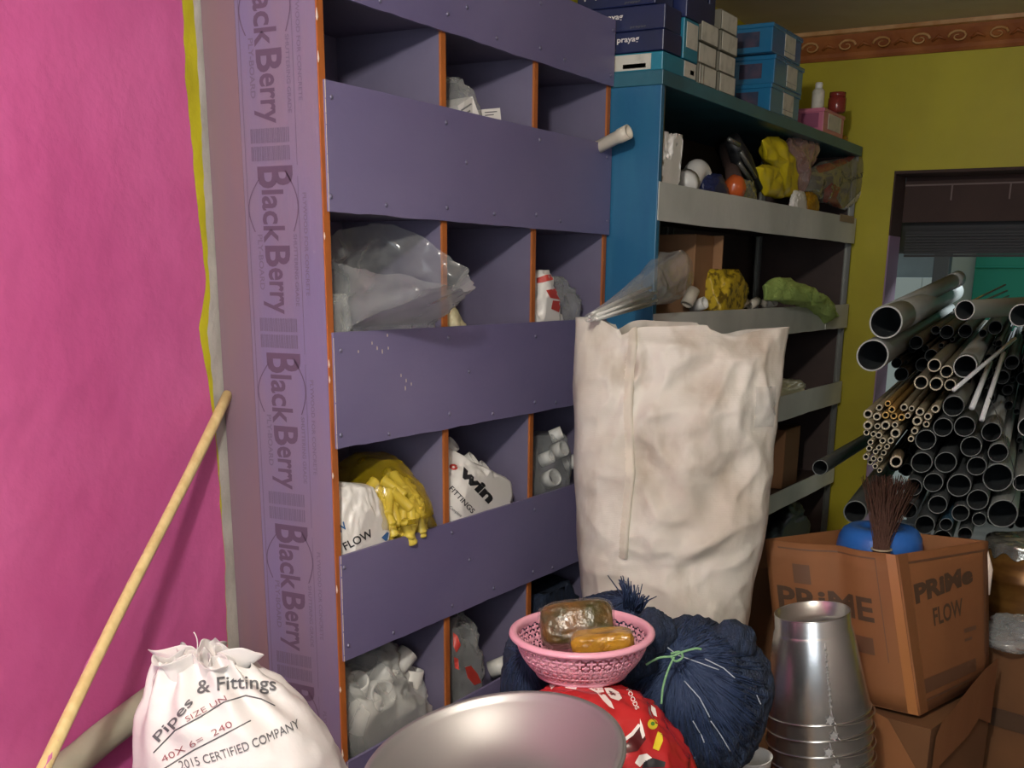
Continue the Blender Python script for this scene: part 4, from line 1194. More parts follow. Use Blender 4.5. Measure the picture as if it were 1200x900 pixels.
# ---------------------------------------------------------------- bench carrying the front pile (below the view)
bn = empty('low_bench', (-.85, 1.8, 0), 'low wooden bench under the basin, red bag and yarn', 'bench')
M().box((-1.14, 1.15, .42), (-.58, 2.42, .45)).build('seat', 'cardpale', bn, bevel=.004)
for (x, y) in ((-1.12, 1.18), (-.66, 1.18), (-1.12, 2.34), (-.66, 2.34)): M().box((x, y, 0), (x + .05, y + .05, .42)).build('leg', 'cardpale', bn, bevel=.004)

# red printed rice bag
HBK = .078; Hb = HBK
rc = at(686, 852, 2.15)
rc.z = .6; ZB_ = at(682, 740, 2.19).z - HBK - .001
m = blob(rc + Vector((0, 0, .02)), (.205, .150, .20), 61, .06, .02, 6, crease=.05, rot=Matrix.Rotation(.5, 3, 'Z'))
for p in m.v:
    p.z = max(p.z, .451)
    if p.z > ZB_ - .03: p.z = ZB_ - .03 + (p.z - ZB_ + .03) * .35
zm_ = max(p.z for p in m.v)
for p in m.v:
    if p.z > .6: p.z -= (zm_ - ZB_ + .001) * (p.z - .6) / (zm_ - .6)
for p in m.v: p.z = max(p.z, .451); p.x = max(p.x, XF + .012)
tr_ = cam_tree(m)
root = empty('red_bag', (rc.x, rc.y, .451), 'glossy red printed bag under the pink basket', 'bag')
m.build('body', 'red', root)
W_ = 'print_w'
print_shape(tr_, root, [(620, 800), (626, 791), (632, 794), (628, 803), (624, 806)], W_)
print_shape(tr_, root, [(643, 801), (655, 798), (665, 800), (650, 804), (646, 808)], W_)
print_shape(tr_, root, [(668, 798), (679, 797), (675, 808), (662, 806)], W_)
print_shape(tr_, root, [(682, 800), (692, 800), (706, 805), (708, 811), (700, 812), (690, 807)], W_)
print_shape(tr_, root, [(708, 806), (716, 806), (725, 811), (729, 818), (725, 821), (716, 818), (711, 812)], W_)
print_shape(tr_, root, [(713, 809), (719, 811), (722, 815), (717, 815)], 'darkred', lift=.003)
print_shape(tr_, root, [(700, 812), (709, 814), (716, 822), (720, 831), (714, 828), (706, 820)], W_)
print_shape(tr_, root, [(751, 846), (752, 855), (757, 866), (747, 880), (725, 884), (738, 866)], 'darkred')
print_shape(tr_, root, [(748, 848), (751, 850), (742, 862), (728, 872), (726, 869), (740, 858)], W_, lift=.003)
print_shape(tr_, root, [(750, 842), (753, 850), (756, 862), (753, 866), (750, 856)], W_, lift=.003)
print_shape(tr_, root, ell(765, 848.5, 6, 6.2), 'print_y'); print_shape(tr_, root, ell(765, 848, 2.4, 2.4), 'print_gr', lift=.003)
print_shape(tr_, root, [(771, 857), (776, 860), (777, 868), (772, 880), (765, 877), (768, 866)], 'print_y')
print_shape(tr_, root, [(744, 894), (749, 885), (758, 883), (764, 888), (755, 893), (750, 899)], W_)
print_shape(tr_, root, [(755, 892), (765, 888), (780, 893), (779, 899), (752, 900)], 'print_b')
print_text(tr_, root, 'FOODS', 734, 808, 745, 832, 5, 'print_w', .02)
print_shape(tr_, root, [(763, 826), (768, 830), (770, 840), (766, 838), (763, 832)], 'print_w')

# pink basket
bc = at(682, 740, 2.19); Rr = .1315
kn = empty('pink_basket', (bc.x, bc.y, bc.z - HBK), 'pink perforated plastic basket holding two brown packets', 'basket')
Tn = Matrix.Translation(bc) @ Matrix.Rotation(radians(3.0), 4, Vector(RV)) @ Matrix.Rotation(radians(-1), 4, FV)
NU, NVr = 36 * 10, 30
def bprof(v):     # v 0 bottom .. 1 top
    s_ = v; r = .088 + .034 * (1 - (1 - s_) ** 2.0); z = -Hb + .006 + (Hb - .010) * s_
    return r, z
def bP(u, v):
    r, z = bprof(v); A = 2 * pi * u; return Tn @ Vector((r * cos(A), r * sin(A), z))
def hole(i, j):
    if j < 2 or j >= NVr - 3: return False
    a = (i % 10) / 10 + .05; b = ((j - 2) % 8.33) / 8.33 + .05
    fa, fb = a - .5, b - .5
    for (cx_, cy_) in ((-.25, -.25), (.25, -.25), (-.25, .25), (.25, .25)):
        if (fa - cx_) ** 2 + (fb - cy_) ** 2 < .021: return True
    for (cx_, cy_) in ((.5, .12), (-.5, .12), (.5, -.12), (-.5, -.12), (.12, .5), (-.12, .5), (.12, -.5), (-.12, -.5)):
        if (fa - cx_) ** 2 + (fb - cy_) ** 2 < .010: return True
    return False
mb = M().grid(bP, NU, NVr, True, 0, skip=hole)
n0 = len(mb.v)
mb.lathe([(.0885, -Hb + .0062), (.086, -Hb), (.05, -Hb + .001), (0, -Hb + .001)], 90, 0, Tn)
mb.build('lattice_wall', 'pinkp', kn, solid=.0022)
M().lathe([(.120, -.007), (.124, -.004), (.1325, -.006), (.1355, -.003), (.1345, .002), (.128, .005), (.1225, .004), (.120, -.001), (.120, -.007)], 96, 0, Tn).build('rim', 'pinkp', kn)
def packet(name, label, c, sx, sy, sz, rot, matn, seed):
    Tq = Matrix.Translation(c) @ rot.to_4x4()
    def P(u, v):
        A = 2 * pi * u; ph = pi * v
        d = Vector((cos(A) * sin(ph), sin(A) * sin(ph), cos(ph)))
        e_ = lambda t, k: abs(t) ** k * (1 if t >= 0 else -1)
        p = Vector((e_(d.x, .45) * sx, e_(d.y, .45) * sy, e_(d.z, .5) * sz)); p *= 1 + .05 * ridge(d, 3, seed) + .05 * nz(d, 2, seed)
        return Tq @ p
    m = M().grid(P, 70, 40, True, 0); root = empty(name, c - Vector((0, 0, sz)), label, 'packet')
    m.build('filling', matn, root)
    def P2(u, v): q = P(u, v); return q + (q - c).normalized() * (.0022 + .003 * abs(ridge((q - c) * 40, 1, seed)))
    M().grid(P2, 60, 30, True, 0).build('wrapper', 'clearwrap', root)
    return root
packet('brown_packet', 'square packet of dark brown and olive paste at the back of the pink basket', at(676, 732, 2.21) + Vector((0, 0, .0)), .066, .040, .040, Matrix.Rotation(.52, 3, 'Z') @ Matrix.Rotation(-.12, 3, 'Y') @ Matrix.Rotation(-.5, 3, 'X'), 'olive', 3)
packet('amber_packet', 'small amber packet lying in front in the pink basket', at(706, 752, 2.15), .055, .032, .020, Matrix.Rotation(.5, 3, 'Z') @ Matrix.Rotation(-.1, 3, 'Y'), 'amber', 8)

# big aluminium basin
bz = at(576, 891, 1.80); v_ = (bz - CAM).normalized()
mn = -(AX_R * .215) - AX_D * .976; mn = (mn - v_ * mn.dot(v_)).normalized()
nrm = (-v_ * .53 + mn * .848).normalized()
Tb = Matrix.Translation(bz) @ rotm(nrm)
root = empty('metal_basin', bz + Vector((0, 0, -.12)), 'large round aluminium basin in the foreground', 'basin')
RB_ = .2035
prof = [(RB_, .0), (RB_ - .003, .0025), (RB_ - .010, .0015)] + [(RB_ - .012 - .11 * t, -.004 - .060 * sin(t * pi / 2) ** 1.1) for t in [k / 14 for k in range(15)]] + [(.078, -.0645), (.074, -.062), (.070, -.0645), (.04, -.065), (.036, -.0643), (.032, -.065), (0, -.065)]
mb = M().lathe(prof, 128, 0, Tb)
mb.build('bowl', 'basinalu', root, solid=.0018)
M().tube([Tb @ Vector((cos(a * pi / 48) * RB_, sin(a * pi / 48) * RB_, -.002)) for a in range(96)], .0032, 8, closed=True).build('rolled_rim', 'basinalu', root)
# filled sack propping the basin (below the view)
o = blob(bz + Vector((-.04, .03, -.215)), (.19, .17, .115), 71, .06, .02, 4, flat=.451)
for p in o.v:
    p.x = max(p.x, XF + .012)
    lp = (p - bz).dot(nrm)
    if lp > -.085: p -= nrm * (lp + .085)
tag(o.build('filled_sack', 'fsack'), 'filled sack propping up the basin, below the edge of view', 'sack')

# ---------------------------------------------------------------- navy yarn
def hank(name, label, cpx, Z, rad, knot, seed, tuft=None, rotz=0, strands=160):
    c = at(cpx[0], cpx[1], Z); root = empty(name, c - Vector((0, 0, rad[2])), label, 'yarn')
    m = blob(c, rad, seed, .08, .05, 5, crease=.06, fscale=8, rot=Matrix.Rotation(rotz, 3, 'Z'))
    for p in m.v:
        p.z = max(p.z, .451)
    m.build('coil', 'navy', root); tree = cam_tree(m)
    kn_ = at(knot[0], knot[1], Z - rad[1] * .9)
    rnd = random.Random(seed); s = M()
    for k in range(strands):
        A = rnd.uniform(0, 2 * pi); R_ = rnd.uniform(.5, 1.0) * 1.15
        ex_, ey_ = cpx[0] + cos(A) * rad[0] * FOC / Z * R_, cpx[1] + sin(A) * rad[2] * FOC / Z * R_
        pts = []
        n = 14; w0 = rnd.uniform(-9, 9)
        for i in range(n + 1):
            t = i / n
            x = knot[0] + (ex_ - knot[0]) * t + w0 * sin(pi * t) + rnd.uniform(-.4, .4); y = knot[1] + (ey_ - knot[1]) * t + w0 * .6 * sin(pi * t)
            h_ = hit(tree, x, y, .002 + .002 * rnd.random())
            if h_ is None: break
            pts.append(h_)
        if len(pts) > 3: s.tube(pts, .0010, 4, 0)
    o = s.build('strands', 'navy2', root); o['kind'] = 'stuff'
    return root, tree, c
y1, ty, yc = hank('yarn_hank', 'large bundle of dark navy yarn tied with green twine, beside the metal pails', (818, 822), 2.36, (.135, .12, .155), (792, 768), 81, strands=380)
for i, (x, y, a, b, rz_) in enumerate(((765, 742, .040, .045, .3), (738, 770, .05, .05, 0), (858, 752, .042, .040, -.4), (828, 775, .06, .03, 0))):
    blob(at(x, y, 2.30), (a, .04, b), 90 + i, .15, .08, 4, fscale=9).build('loop', 'navy', y1)
def strip_on(tree, root, pts, r, matn, name, lift=.004):
    out = []
    for (x0, y0), (x1, y1_) in zip(pts, pts[1:]):
        for k in range(6):
            q = hit(tree, x0 + (x1 - x0) * k / 6, y0 + (y1_ - y0) * k / 6, lift)
            if q: out.append(q)
    if len(out) > 2: M().tube(out, r, 6).build(name, matn, root)
gt = empty('green_twine', at(795, 769, 2.2), 'pale green twine tied round the large navy yarn bundle', 'twine')
for pts in (((757, 779), (772, 771), (788, 769), (800, 764), (815, 760), (822, 761)), ((790, 770), (783, 785), (777, 805), (775, 825)), ((786, 766), (796, 764), (800, 770), (792, 775), (786, 769))):
    P3 = [at(x, y, 2.205) for x, y in pts]
    M().tube(smooth_path(P3, 5), .0024, 6).build('strand', 'greenstr', gt)
for pts in (((781, 758), (795, 768), (815, 775), (848, 787)), ((826, 772), (848, 783), (864, 797)), ((802, 798), (820, 818), (834, 845)), ((833, 845), (845, 862), (858, 884)), ((812, 845), (822, 862), (826, 872)), ((887, 815), (890, 822), (892, 826)), ((766, 748), (774, 754), (779, 759))):
    strip_on(ty, y1, pts, .0011, 'bluestr', 'pale_strand', .006)
y2, t2, yc2 = hank('yarn_hank', 'navy yarn bundle with a spiky tuft, behind the pink basket', (712, 752), 2.50, (.095, .08, .10), (737, 703), 83, strands=90)
tf = M(); rnd = random.Random(6)
for k in range(90):
    g_ = k % 3
    bx_, by_ = ((736, 708), (748, 712), (742, 710))[g_]; tx, ty_ = ((731 + rnd.gauss(0, 5), 680 + rnd.uniform(-6, 8)), (755 + rnd.gauss(0, 5), 701 + rnd.uniform(-5, 5)), (740 + rnd.gauss(0, 7), 690 + rnd.uniform(-6, 6)))[g_]
    p0_ = at(bx_ + rnd.uniform(-5, 5), by_ + rnd.uniform(-2, 6), 2.42); p1_ = at(tx, ty_, 2.42 + rnd.uniform(-.03, .03))
    tf.tube([p0_, p0_.lerp(p1_, .5) + Vector((0, 0, .003)), p1_], [.0016, .0014, .001], 4, 0)
o = tf.build('tuft', 'navy2', y2); o['kind'] = 'stuff'
y3, t3, yc3 = hank('yarn_hank', 'navy yarn bundle at the left of the pink basket, against the low purple board', (622, 800), 2.38, (.055, .06, .12), (615, 765), 85, strands=90)
# white cup by the pails
cw = at(884, 890, 2.45)
T = Matrix.Translation(cw - Vector((0, 0, .05))) @ Matrix.Rotation(.15, 4, 'X')
tag(M().lathe([(0, 0), (.026, 0), (.031, .005), (.038, .06), (.040, .062), (.037, .062), (.030, .006), (0, .005)], 32, 0, T).build('white_cup', 'white'), 'small white cup between the yarn and the metal pails', 'cup')
tag(M().box((-.16, -.10, .451), (.05, .06, cw.z - .052), 0, Matrix.Translation((cw.x, cw.y, 0))).build('small_carton', 'card2', bevel=.003), 'small carton under the white cup, hidden behind yarn and pails', 'box')
# ================================================================== PIPES THROUGH THE OPENING
MAIN = (1225, 294)
def pipe(px, py, dpx, Z, vp, matn, L_, name, label, group=None, rim='pvcedge', inn='pvcin', wall=.90, collar=None, seg=None, stag=0.0, pos=None):
    d = ray(*vp).normalized(); p = (pos if pos else at(px, py, Z)) + d * stag; r = dpx / 2 * Z / FOC
    T = Matrix.Translation(p) @ rotm(d)
    seg = seg or (30 if dpx > 15 else 14); ri = r * wall
    prof = [(0, .45), (ri, .45), (ri, .002), (ri, 0), (r, 0), (r, .004)]; mi = [2, 2, 1, 1, 0]
    if collar:
        for (s0, s1, k) in collar:
            prof += [(r, s0), (r * k, s0 + .002), (r * k, s1), (r, s1 + .002)]; mi += [0, 0, 0, 0]
    prof += [(r, L_), (0, L_)]; mi += [0, 0]
    m = M().lathe(prof, seg, 0, T, mats=mi)
    o = m.build(name, [matn, rim, inn]); return tag(o, label, 'pipe', group)
def relax(P, gap=.7, it=400):
    P = [list(p) for p in P]
    for _ in range(it):
        mv = False
        for i in range(len(P)):
            for j in range(i):
                dx, dy = P[i][0] - P[j][0], P[i][1] - P[j][1]; dd_ = sqrt(dx * dx + dy * dy) + 1e-6
                need = (P[i][2] + P[j][2]) / 2 + gap - dd_
                if need > .01:
                    wi = P[j][2] / (P[i][2] + P[j][2]); mv = True
                    P[i][0] += dx / dd_ * need * wi; P[i][1] += dy / dd_ * need * wi
                    P[j][0] -= dx / dd_ * need * (1 - wi); P[j][1] -= dy / dd_ * need * (1 - wi)
        if not mv: break
    return P
Zp = 3.2
BG = [(1039.7, 377, 39), (1024, 415.5, 38), (1131, 428.5, 27.5)]
pipe(1130.3, 363.5, 23, 2.95, (1640, 326), 'pvc', 1.1, 'grey_pipe', 'shiny medium grey pipe lying nearly level across the top of the pile')
pipe(1196, 369.5, 26, 2.86, (1640, 334), 'pvc', .9, 'grey_pipe', 'grey pipe end cut by the right edge of the photo, top of the pile')
# far coupled end poking up behind
a_ = at(1122, 327, 4.55); b_ = at(1070, 352, 4.0); r_ = 17 / 2 * 4.5 / FOC
tag(M().tube([b_ + (b_ - a_) * .6, a_], r_, 24, 0).tube([a_ + (b_ - a_) * .14, a_ + (a_ - b_) * .01], r_ * 1.1, 24, 0).build('grey_pipe', ['pvc']), 'grey pipe with belled end poking up behind the thickest pipe', 'pipe')
for i, (x0, y0, x1, y1_) in enumerate(((1148, 349, 1178, 334), (1158, 349, 1180, 341), (1170, 352, 1182, 347))):
    tag(M().tube([at(x0 - 30, y0 + 14, 3.35), at(x1, y1_, 3.75)], .0035, 8).build('thin_rod', 'wire'), 'thin pale rod tip sticking up over the top of the pipes', 'rod', 'rod tips over the pipes')
BE = [(1095.6, 427.8, 16), (1109.6, 435.8, 15.5), (1081, 446.7, 16.5), (1098.4, 447.8, 15.8), (1113.8, 450.5, 14)]
DK = [(1117, 476.5, 26), (1131, 498, 25.5), (1105.5, 499.5, 23.5), (1162, 505.5, 24), (1085, 515, 25.5), (1139, 521.8, 25.5), (1170, 529, 24), (1080.5, 541, 26), (1108, 542, 26.5), (1146, 543.5, 23.5),
      (1124.5, 567, 29), (1094, 564.5, 24), (1169.7, 560, 36), (1100, 588.5, 23), (1145, 584.5, 26), (1175, 601, 36), (1070, 571, 22), (1110.5, 611, 16), (1128, 598, 21), (1148, 607.5, 17), (1104, 632, 24), (1085, 612, 24), (1066, 596, 20), (1131, 625, 18)]
SM = [(1017, 485.3, 11.3), (1019, 496.5, 11), (1029, 487, 9.5), (1031, 477, 8), (1040.5, 473, 7.5), (1046.7, 478, 8.5), (1038.8, 485.3, 8.5), (1048.3, 487, 8.3), (1057, 489.5, 8.5), (1051.7, 496, 7.5), (1061, 476.4, 9),
      (1078.5, 482, 10.3), (1074.8, 493.3, 11.5), (1088.6, 486.2, 9), (1097, 478, 10), (1086, 496.5, 8), (1028, 499.5, 7.5), (1039.5, 496.5, 11), (1050, 506, 12), (1016.7, 506.5, 7.5), (1023.5, 508.5, 7), (1031, 508, 7.8), (1036.3, 515.5, 8),
      (1044, 514.5, 7.8), (1039.4, 523.5, 7), (1032, 522, 6.5), (1019.8, 524, 7.5), (1027, 528.5, 7), (1035.5, 530.5, 7), (1016.7, 533, 7.5), (1025, 536, 6.8), (1031.5, 537.5, 6.5), (1020, 541.5, 7), (1027.5, 544, 6.5), (1032, 549.5, 6), (1072.5, 504.5, 8.5), (1069, 514.5, 7.5), (1022, 516, 7), (1062, 487, 7), (1068, 478, 7)]
DK = [(x, y, d * .97) for x, y, d in DK]
EX = [(1194, 565, 20), (1205, 500, 24)]
D_ = ray(*MAIN).normalized(); U_ = D_.cross(Vector((0, 0, 1))).normalized(); V_ = U_.cross(D_)
KS = FOC / 3.2
def to_m(x, y): q = at(x, y, 3.2) - CAM; return q.dot(U_) * KS, q.dot(V_) * KS, q.dot(D_)
def pos_m(a, b, c): return CAM + U_ * (a / KS) + V_ * (b / KS) + D_ * c
RAW = BG + BE + DK + SM + EX
ALLM = [to_m(x, y) for x, y, d in RAW]
RL = relax([(a[0], a[1], d * .96) for a, (x, y, d) in zip(ALLM, RAW)], .5, 800)
POS = [pos_m(r[0], r[1], a[2]) for r, a in zip(RL, ALLM)]
ALL = [(x, y, r[2]) for (x, y, d), r in zip(RAW, RL)]
def pz(i): return POS[i]
nb, ne, nd = len(BG), len(BG) + len(BE), len(BG) + len(BE) + len(DK)
Zp = 3.2
def stg(i): return -.012 * ((i * 7) % 4)
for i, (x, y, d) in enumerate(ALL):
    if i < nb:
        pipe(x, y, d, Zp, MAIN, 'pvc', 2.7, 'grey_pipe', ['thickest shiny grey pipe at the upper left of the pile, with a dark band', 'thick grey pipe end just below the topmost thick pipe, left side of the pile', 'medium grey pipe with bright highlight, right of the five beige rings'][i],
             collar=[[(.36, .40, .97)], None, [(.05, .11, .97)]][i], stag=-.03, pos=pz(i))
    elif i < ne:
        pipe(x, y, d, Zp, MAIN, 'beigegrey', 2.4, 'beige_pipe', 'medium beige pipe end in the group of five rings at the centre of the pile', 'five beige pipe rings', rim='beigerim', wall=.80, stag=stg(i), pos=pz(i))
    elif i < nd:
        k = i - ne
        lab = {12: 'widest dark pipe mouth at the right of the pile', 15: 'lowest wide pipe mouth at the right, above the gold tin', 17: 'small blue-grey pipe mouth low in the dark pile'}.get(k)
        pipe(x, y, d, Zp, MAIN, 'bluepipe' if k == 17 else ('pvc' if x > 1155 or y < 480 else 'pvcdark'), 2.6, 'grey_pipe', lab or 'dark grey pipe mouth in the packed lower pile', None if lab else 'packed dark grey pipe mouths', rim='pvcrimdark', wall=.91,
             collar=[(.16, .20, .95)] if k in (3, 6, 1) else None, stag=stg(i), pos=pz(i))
    elif i < len(ALL) - 2:
        tan_ = (1032 < x < 1060 and 470 < y < 495)
        pipe(x, y, d, Zp, MAIN, 'tan' if tan_ else 'beige', 2.3, 'thin_conduit', 'thin tan conduit end in the warm-coloured knot of the left bunch' if tan_ else 'thin beige conduit end in the dense left bunch of the pile', 'thin tan conduit ends' if tan_ else 'thin beige conduit ends', rim='tanrim' if tan_ else 'beigerim', wall=.62, stag=stg(i), pos=pz(i))
    else:
        pipe(x, y, d, Zp, MAIN, 'pvc', 2.0, 'grey_pipe', ['steep pale grey pipe at the right edge, above the gold tin', 'second steep pale pipe, cut by the right edge of the photo'][i - len(ALL) + 2], pos=pz(i))
# pipes set further in, filling the gaps of the stack
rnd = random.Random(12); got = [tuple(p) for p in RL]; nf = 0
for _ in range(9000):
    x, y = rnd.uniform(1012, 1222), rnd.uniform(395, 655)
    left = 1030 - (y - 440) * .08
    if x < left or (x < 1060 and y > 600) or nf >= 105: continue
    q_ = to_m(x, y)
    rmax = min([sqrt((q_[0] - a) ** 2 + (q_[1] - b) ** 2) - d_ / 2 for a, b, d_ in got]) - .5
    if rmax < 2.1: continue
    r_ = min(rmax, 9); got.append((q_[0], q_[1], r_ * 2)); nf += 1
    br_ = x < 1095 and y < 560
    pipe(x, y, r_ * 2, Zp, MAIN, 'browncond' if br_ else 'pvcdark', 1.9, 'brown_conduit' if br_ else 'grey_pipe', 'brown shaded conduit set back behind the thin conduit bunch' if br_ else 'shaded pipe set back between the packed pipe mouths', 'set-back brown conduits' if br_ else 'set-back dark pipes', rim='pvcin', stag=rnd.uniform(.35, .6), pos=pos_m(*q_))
pipe(1050, 541, 14, 2.95, (1085, 440), 'beige', .3, 'beige_pipe', 'single short beige pipe hanging below the thin bunch, mouth facing out', rim='beigerim', wall=.72)
pipe(961, 548, 18, 3.3, (1230, 385), 'pvcdark', 1.5, 'grey_pipe', 'dark pipe reaching out left across the rack post', rim='pvcrimdark')
pipe(1002, 600, 27, 3.25, (1180, 350), 'pvcdark', 1.4, 'grey_pipe', 'dark pipe behind the blue tub, lowest at the left', rim='pvcrimdark')
# slim bright rods crossing at the right
for i, (x0, y0, z0_, x1, y1_, z1_, r_, lb) in enumerate(((1117.5, 457, 3.0, 1189, 397, 3.25, .0055, 'bright slim rod slanting up to the right across the pipes'), (1150.5, 492, 3.0, 1176, 414, 3.2, .0065, 'bright slim rod standing steeply right of the pile'), (1139, 478, 3.02, 1160, 425, 3.2, .0072, 'slim rod beside the steep bright one, nearer the pile'))):
    tag(M().tube([at(x0, y0, z0_), at(x1, y1_, z1_)], r_, 10).build('slim_rod', 'pvcbright'), lb, 'rod')
# loop of wire round the pile
wl = [at(x, y, 2.98) for x, y in ((1160, 466), (1166, 480), (1175, 505), (1184, 535), (1190, 560), (1189, 580), (1185, 590))]
tag(M().tube(smooth_path(wl, 5), .0011, 5).build('binding_wire', 'black'), 'thin dark wire hanging over the pipes at the right', 'wire')

# ================================================================== ON TOP OF THE RACK
ZT0 = 2.086
def cbox(name, label, lo, hi, mats, cat='box', group=None, labels=(), texts=(), rotz=0.0, windows=()):
    lo = Vector(lo); hi = Vector(hi); c = (lo + hi) / 2
    root = empty(name, (c.x, c.y, lo.z), label, cat, group)
    T = Matrix.Translation((c.x, c.y, 0)) @ Matrix.Rotation(rotz, 4, 'Z') @ Matrix.Translation((-c.x, -c.y, 0))
    M().box(lo, hi, 0, T).build('carton_body' if cat == 'box' else 'shell', mats, root, bevel=.003)
    for (face, a0, b0, a1, b1, mt_) in labels:     # a along the face, b up, 0..1
        if face == 'x':
            y0, y1_ = lo.y + (hi.y - lo.y) * a0, lo.y + (hi.y - lo.y) * a1; z0, z1 = lo.z + (hi.z - lo.z) * b0, lo.z + (hi.z - lo.z) * b1
            M().box((hi.x, y0, z0), (hi.x + .0012, y1_, z1), 0, T).build('paper_label', mt_, root)
        else:
            x0, x1 = lo.x + (hi.x - lo.x) * a0, lo.x + (hi.x - lo.x) * a1; z0, z1 = lo.z + (hi.z - lo.z) * b0, lo.z + (hi.z - lo.z) * b1
            M().box((x0, lo.y - .0012, z0), (x1, lo.y, z1), 0, T).build('paper_label', mt_, root)
    for (face, txt, a0, b0, w_, h_, mt_) in texts:
        m = M()
        if face == 'x': fn = lambda x, y: T @ Vector((hi.x + .002, lo.y + (hi.y - lo.y) * a0 + x, lo.z + (hi.z - lo.z) * b0 + y))
        else: fn = lambda x, y: T @ Vector((lo.x + (hi.x - lo.x) * a0 + x, lo.y - .002, lo.z + (hi.z - lo.z) * b0 + y))
        add_text(m, txt, fn, w_, h_, .02); m.build('printed_text', mt_, root)
    return root
XF2 = XR - .005
def X_at(x, y, Y): return on_y(x, y, Y).x
xa = -1.60
cbox('teal_carton', 'flat teal carton with white front label, lowest at the left end of the rack', (xa, 3.16, ZT0), (XF2, 3.40, ZT0 + .046), 'tealbox',
     labels=(('y', .16, .08, .86, .92, 'label'), ('y', .52, .18, .80, .42, 'print_b'), ('x', .62, .1, .97, .95, 'label'), ('x', .80, .3, .92, .55, 'print_g')))
cbox('teal_carton', 'narrow teal carton with a white end label behind the navy cartons', (xa, 3.30, ZT0 + .048), (XF2, 3.405, ZT0 + .150), 'tealbox', labels=(('x', .15, .30, .92, .92, 'label'),))
zz = ZT0 + .048
navy_l = ['lowest navy carton with pale lettering in the left stack on the rack', 'second navy carton from the bottom in the left stack on the rack', 'third navy carton of the left stack on the rack', 'topmost navy carton of the left stack, cut by the photo edge']
for k in range(4):
    h = (.052, .060, .052, .055)[k]
    dx = (.0, -.004, -.03, -.02)[k]
    cbox('navy_carton', navy_l[k], (xa - .02, 3.165, zz), (XF2 + dx, 3.285, zz + h), 'navybox', group='navy cartons on the rack', rotz=(-.02, .03, .0, .04)[k],
         texts=(('y', 'prayag', (.48, .28, .10, .3)[k], .52, .065, .014, 'print_w'), ('y', 'prayag', (.30, .62, .62, .1)[k], .12, .045, .006, 'print_g')))
    zz += h + .001
zz = ZT0 + .152
for k in range(3):
    h = (.062, .056, .05)[k]
    cbox('navy_carton', ['lower navy carton of the second stack, behind the left navy stack', 'upper navy carton of the second stack, behind the left navy stack', 'top navy carton of the second stack near the ceiling'][k], (xa - .05, 3.31 - .0, zz), (XF2 - .015 * k, 3.50, zz + h), 'navybox', group='navy cartons on the rack',
         texts=(('y', 'prayag', .55, .45, .08, .012, 'print_w'),)); zz += h + .001
# pale-ended small cartons, two columns
cols = [(3.425, 3.560, [.060, .0, .062, .062]), (3.585, 3.715, [.060, .062, .060, .060])]
wl_ = {(0, 0): 'lowest white-ended carton of the left column on the rack, red stripes at its side', (0, 1): 'middle white-ended carton of the left column on the rack', (0, 2): 'top white-ended carton of the left column on the rack',
       (1, 0): 'lowest white-ended carton of the right column on the rack', (1, 1): 'second white-ended carton of the right column on the rack', (1, 2): 'third white-ended carton of the right column on the rack', (1, 3): 'topmost white-ended carton of the right column on the rack'}
for ci, (ya, yb_) in enumerate(((3.415, 3.560), (3.580, 3.722))):
    zz = ZT0
    for k in range(3 + ci):
        h = .054
        lb_ = [('x', .06, .06, .94, .94, 'label')]
        if (ci, k) == (0, 0): lb_ += [('x', .10, .06, .13, .94, 'redp'), ('x', .26, .06, .29, .94, 'redp')]
        cbox('white_ended_carton', wl_[(ci, k)], (-1.60, ya, zz), (XF2 - .004 * (k % 2), yb_, zz + h), 'cardgrey', group='white-ended cartons on the rack', labels=lb_); zz += h + .0015
cbox('navy_carton', 'navy carton lying on the left white-ended column', (-1.62, 3.53, ZT0 + .167), (XF2 - .02, 3.575, ZT0 + .30), 'navybox')
# blue clear cases
for k in range(3):
    h = .086; z0_ = ZT0 + k * (h + .002); dy = (0, .02, -.02)[k]
    rt = cbox('blue_case', ['lowest blue see-through case of three on the rack', 'middle blue see-through case of three on the rack', 'top blue see-through case of three on the rack'][k], (-1.60, 4.06 + dy, z0_), (XF2, 4.37 + dy, z0_ + h), 'bluecase', 'case', 'blue cases on the rack',
              labels=(('x', .42, .26, .78, .92, 'label'), ('x', .42, .08, .78, .24, 'label'), ('y', .1, .2, .42, .72, 'casein'), ('y', .5, .2, .82, .72, 'casein')))
    M().box((-1.605, 4.055 + dy, z0_ + h - .014), (XF2 + .004, 4.375 + dy, z0_ + h), 0).build('lid', 'bluecase', rt, bevel=.003)
pk = cbox('pink_case', 'pink plastic case with a white end label on the rack', (-1.55, 4.68, ZT0), (XF2, 4.96, ZT0 + .082), 'pinkcase', 'case',
          labels=(('x', .22, .2, .85, .9, 'label'), ('y', .12, .2, .46, .82, 'pinkdark'), ('y', .56, .2, .9, .82, 'pinkdark')))
M().box((-1.553, 4.676, ZT0 + .07), (XF2 + .003, 4.964, ZT0 + .084), 0).build('lid', 'pinkcase', pk, bevel=.003)
bt_ = on_y(959, 112, 4.74); zb = ZT0 + .085
root = empty('small_bottle', (bt_.x, 4.74, zb), 'small pale bottle with white cap standing on the pink case', 'bottle')
T = Matrix.Translation((bt_.x, 4.74, zb))
M().lathe([(0, 0), (.021, 0), (.023, .004), (.023, .062), (.018, .070), (.012, .074), (0, .074)], 24, 0, T).build('flask', 'label', root)
M().lathe([(.0125, .072), (.0135, .073), (.0135, .09), (.011, .094), (0, .094)], 20, 0, T).build('cap', 'white', root)
jx = on_y(982, 108, 4.86)
root = empty('red_jar', (jx.x, 4.86, zb), 'round reddish jar on the pink case, right of the bottle', 'jar')
T = Matrix.Translation((jx.x, 4.86, zb))
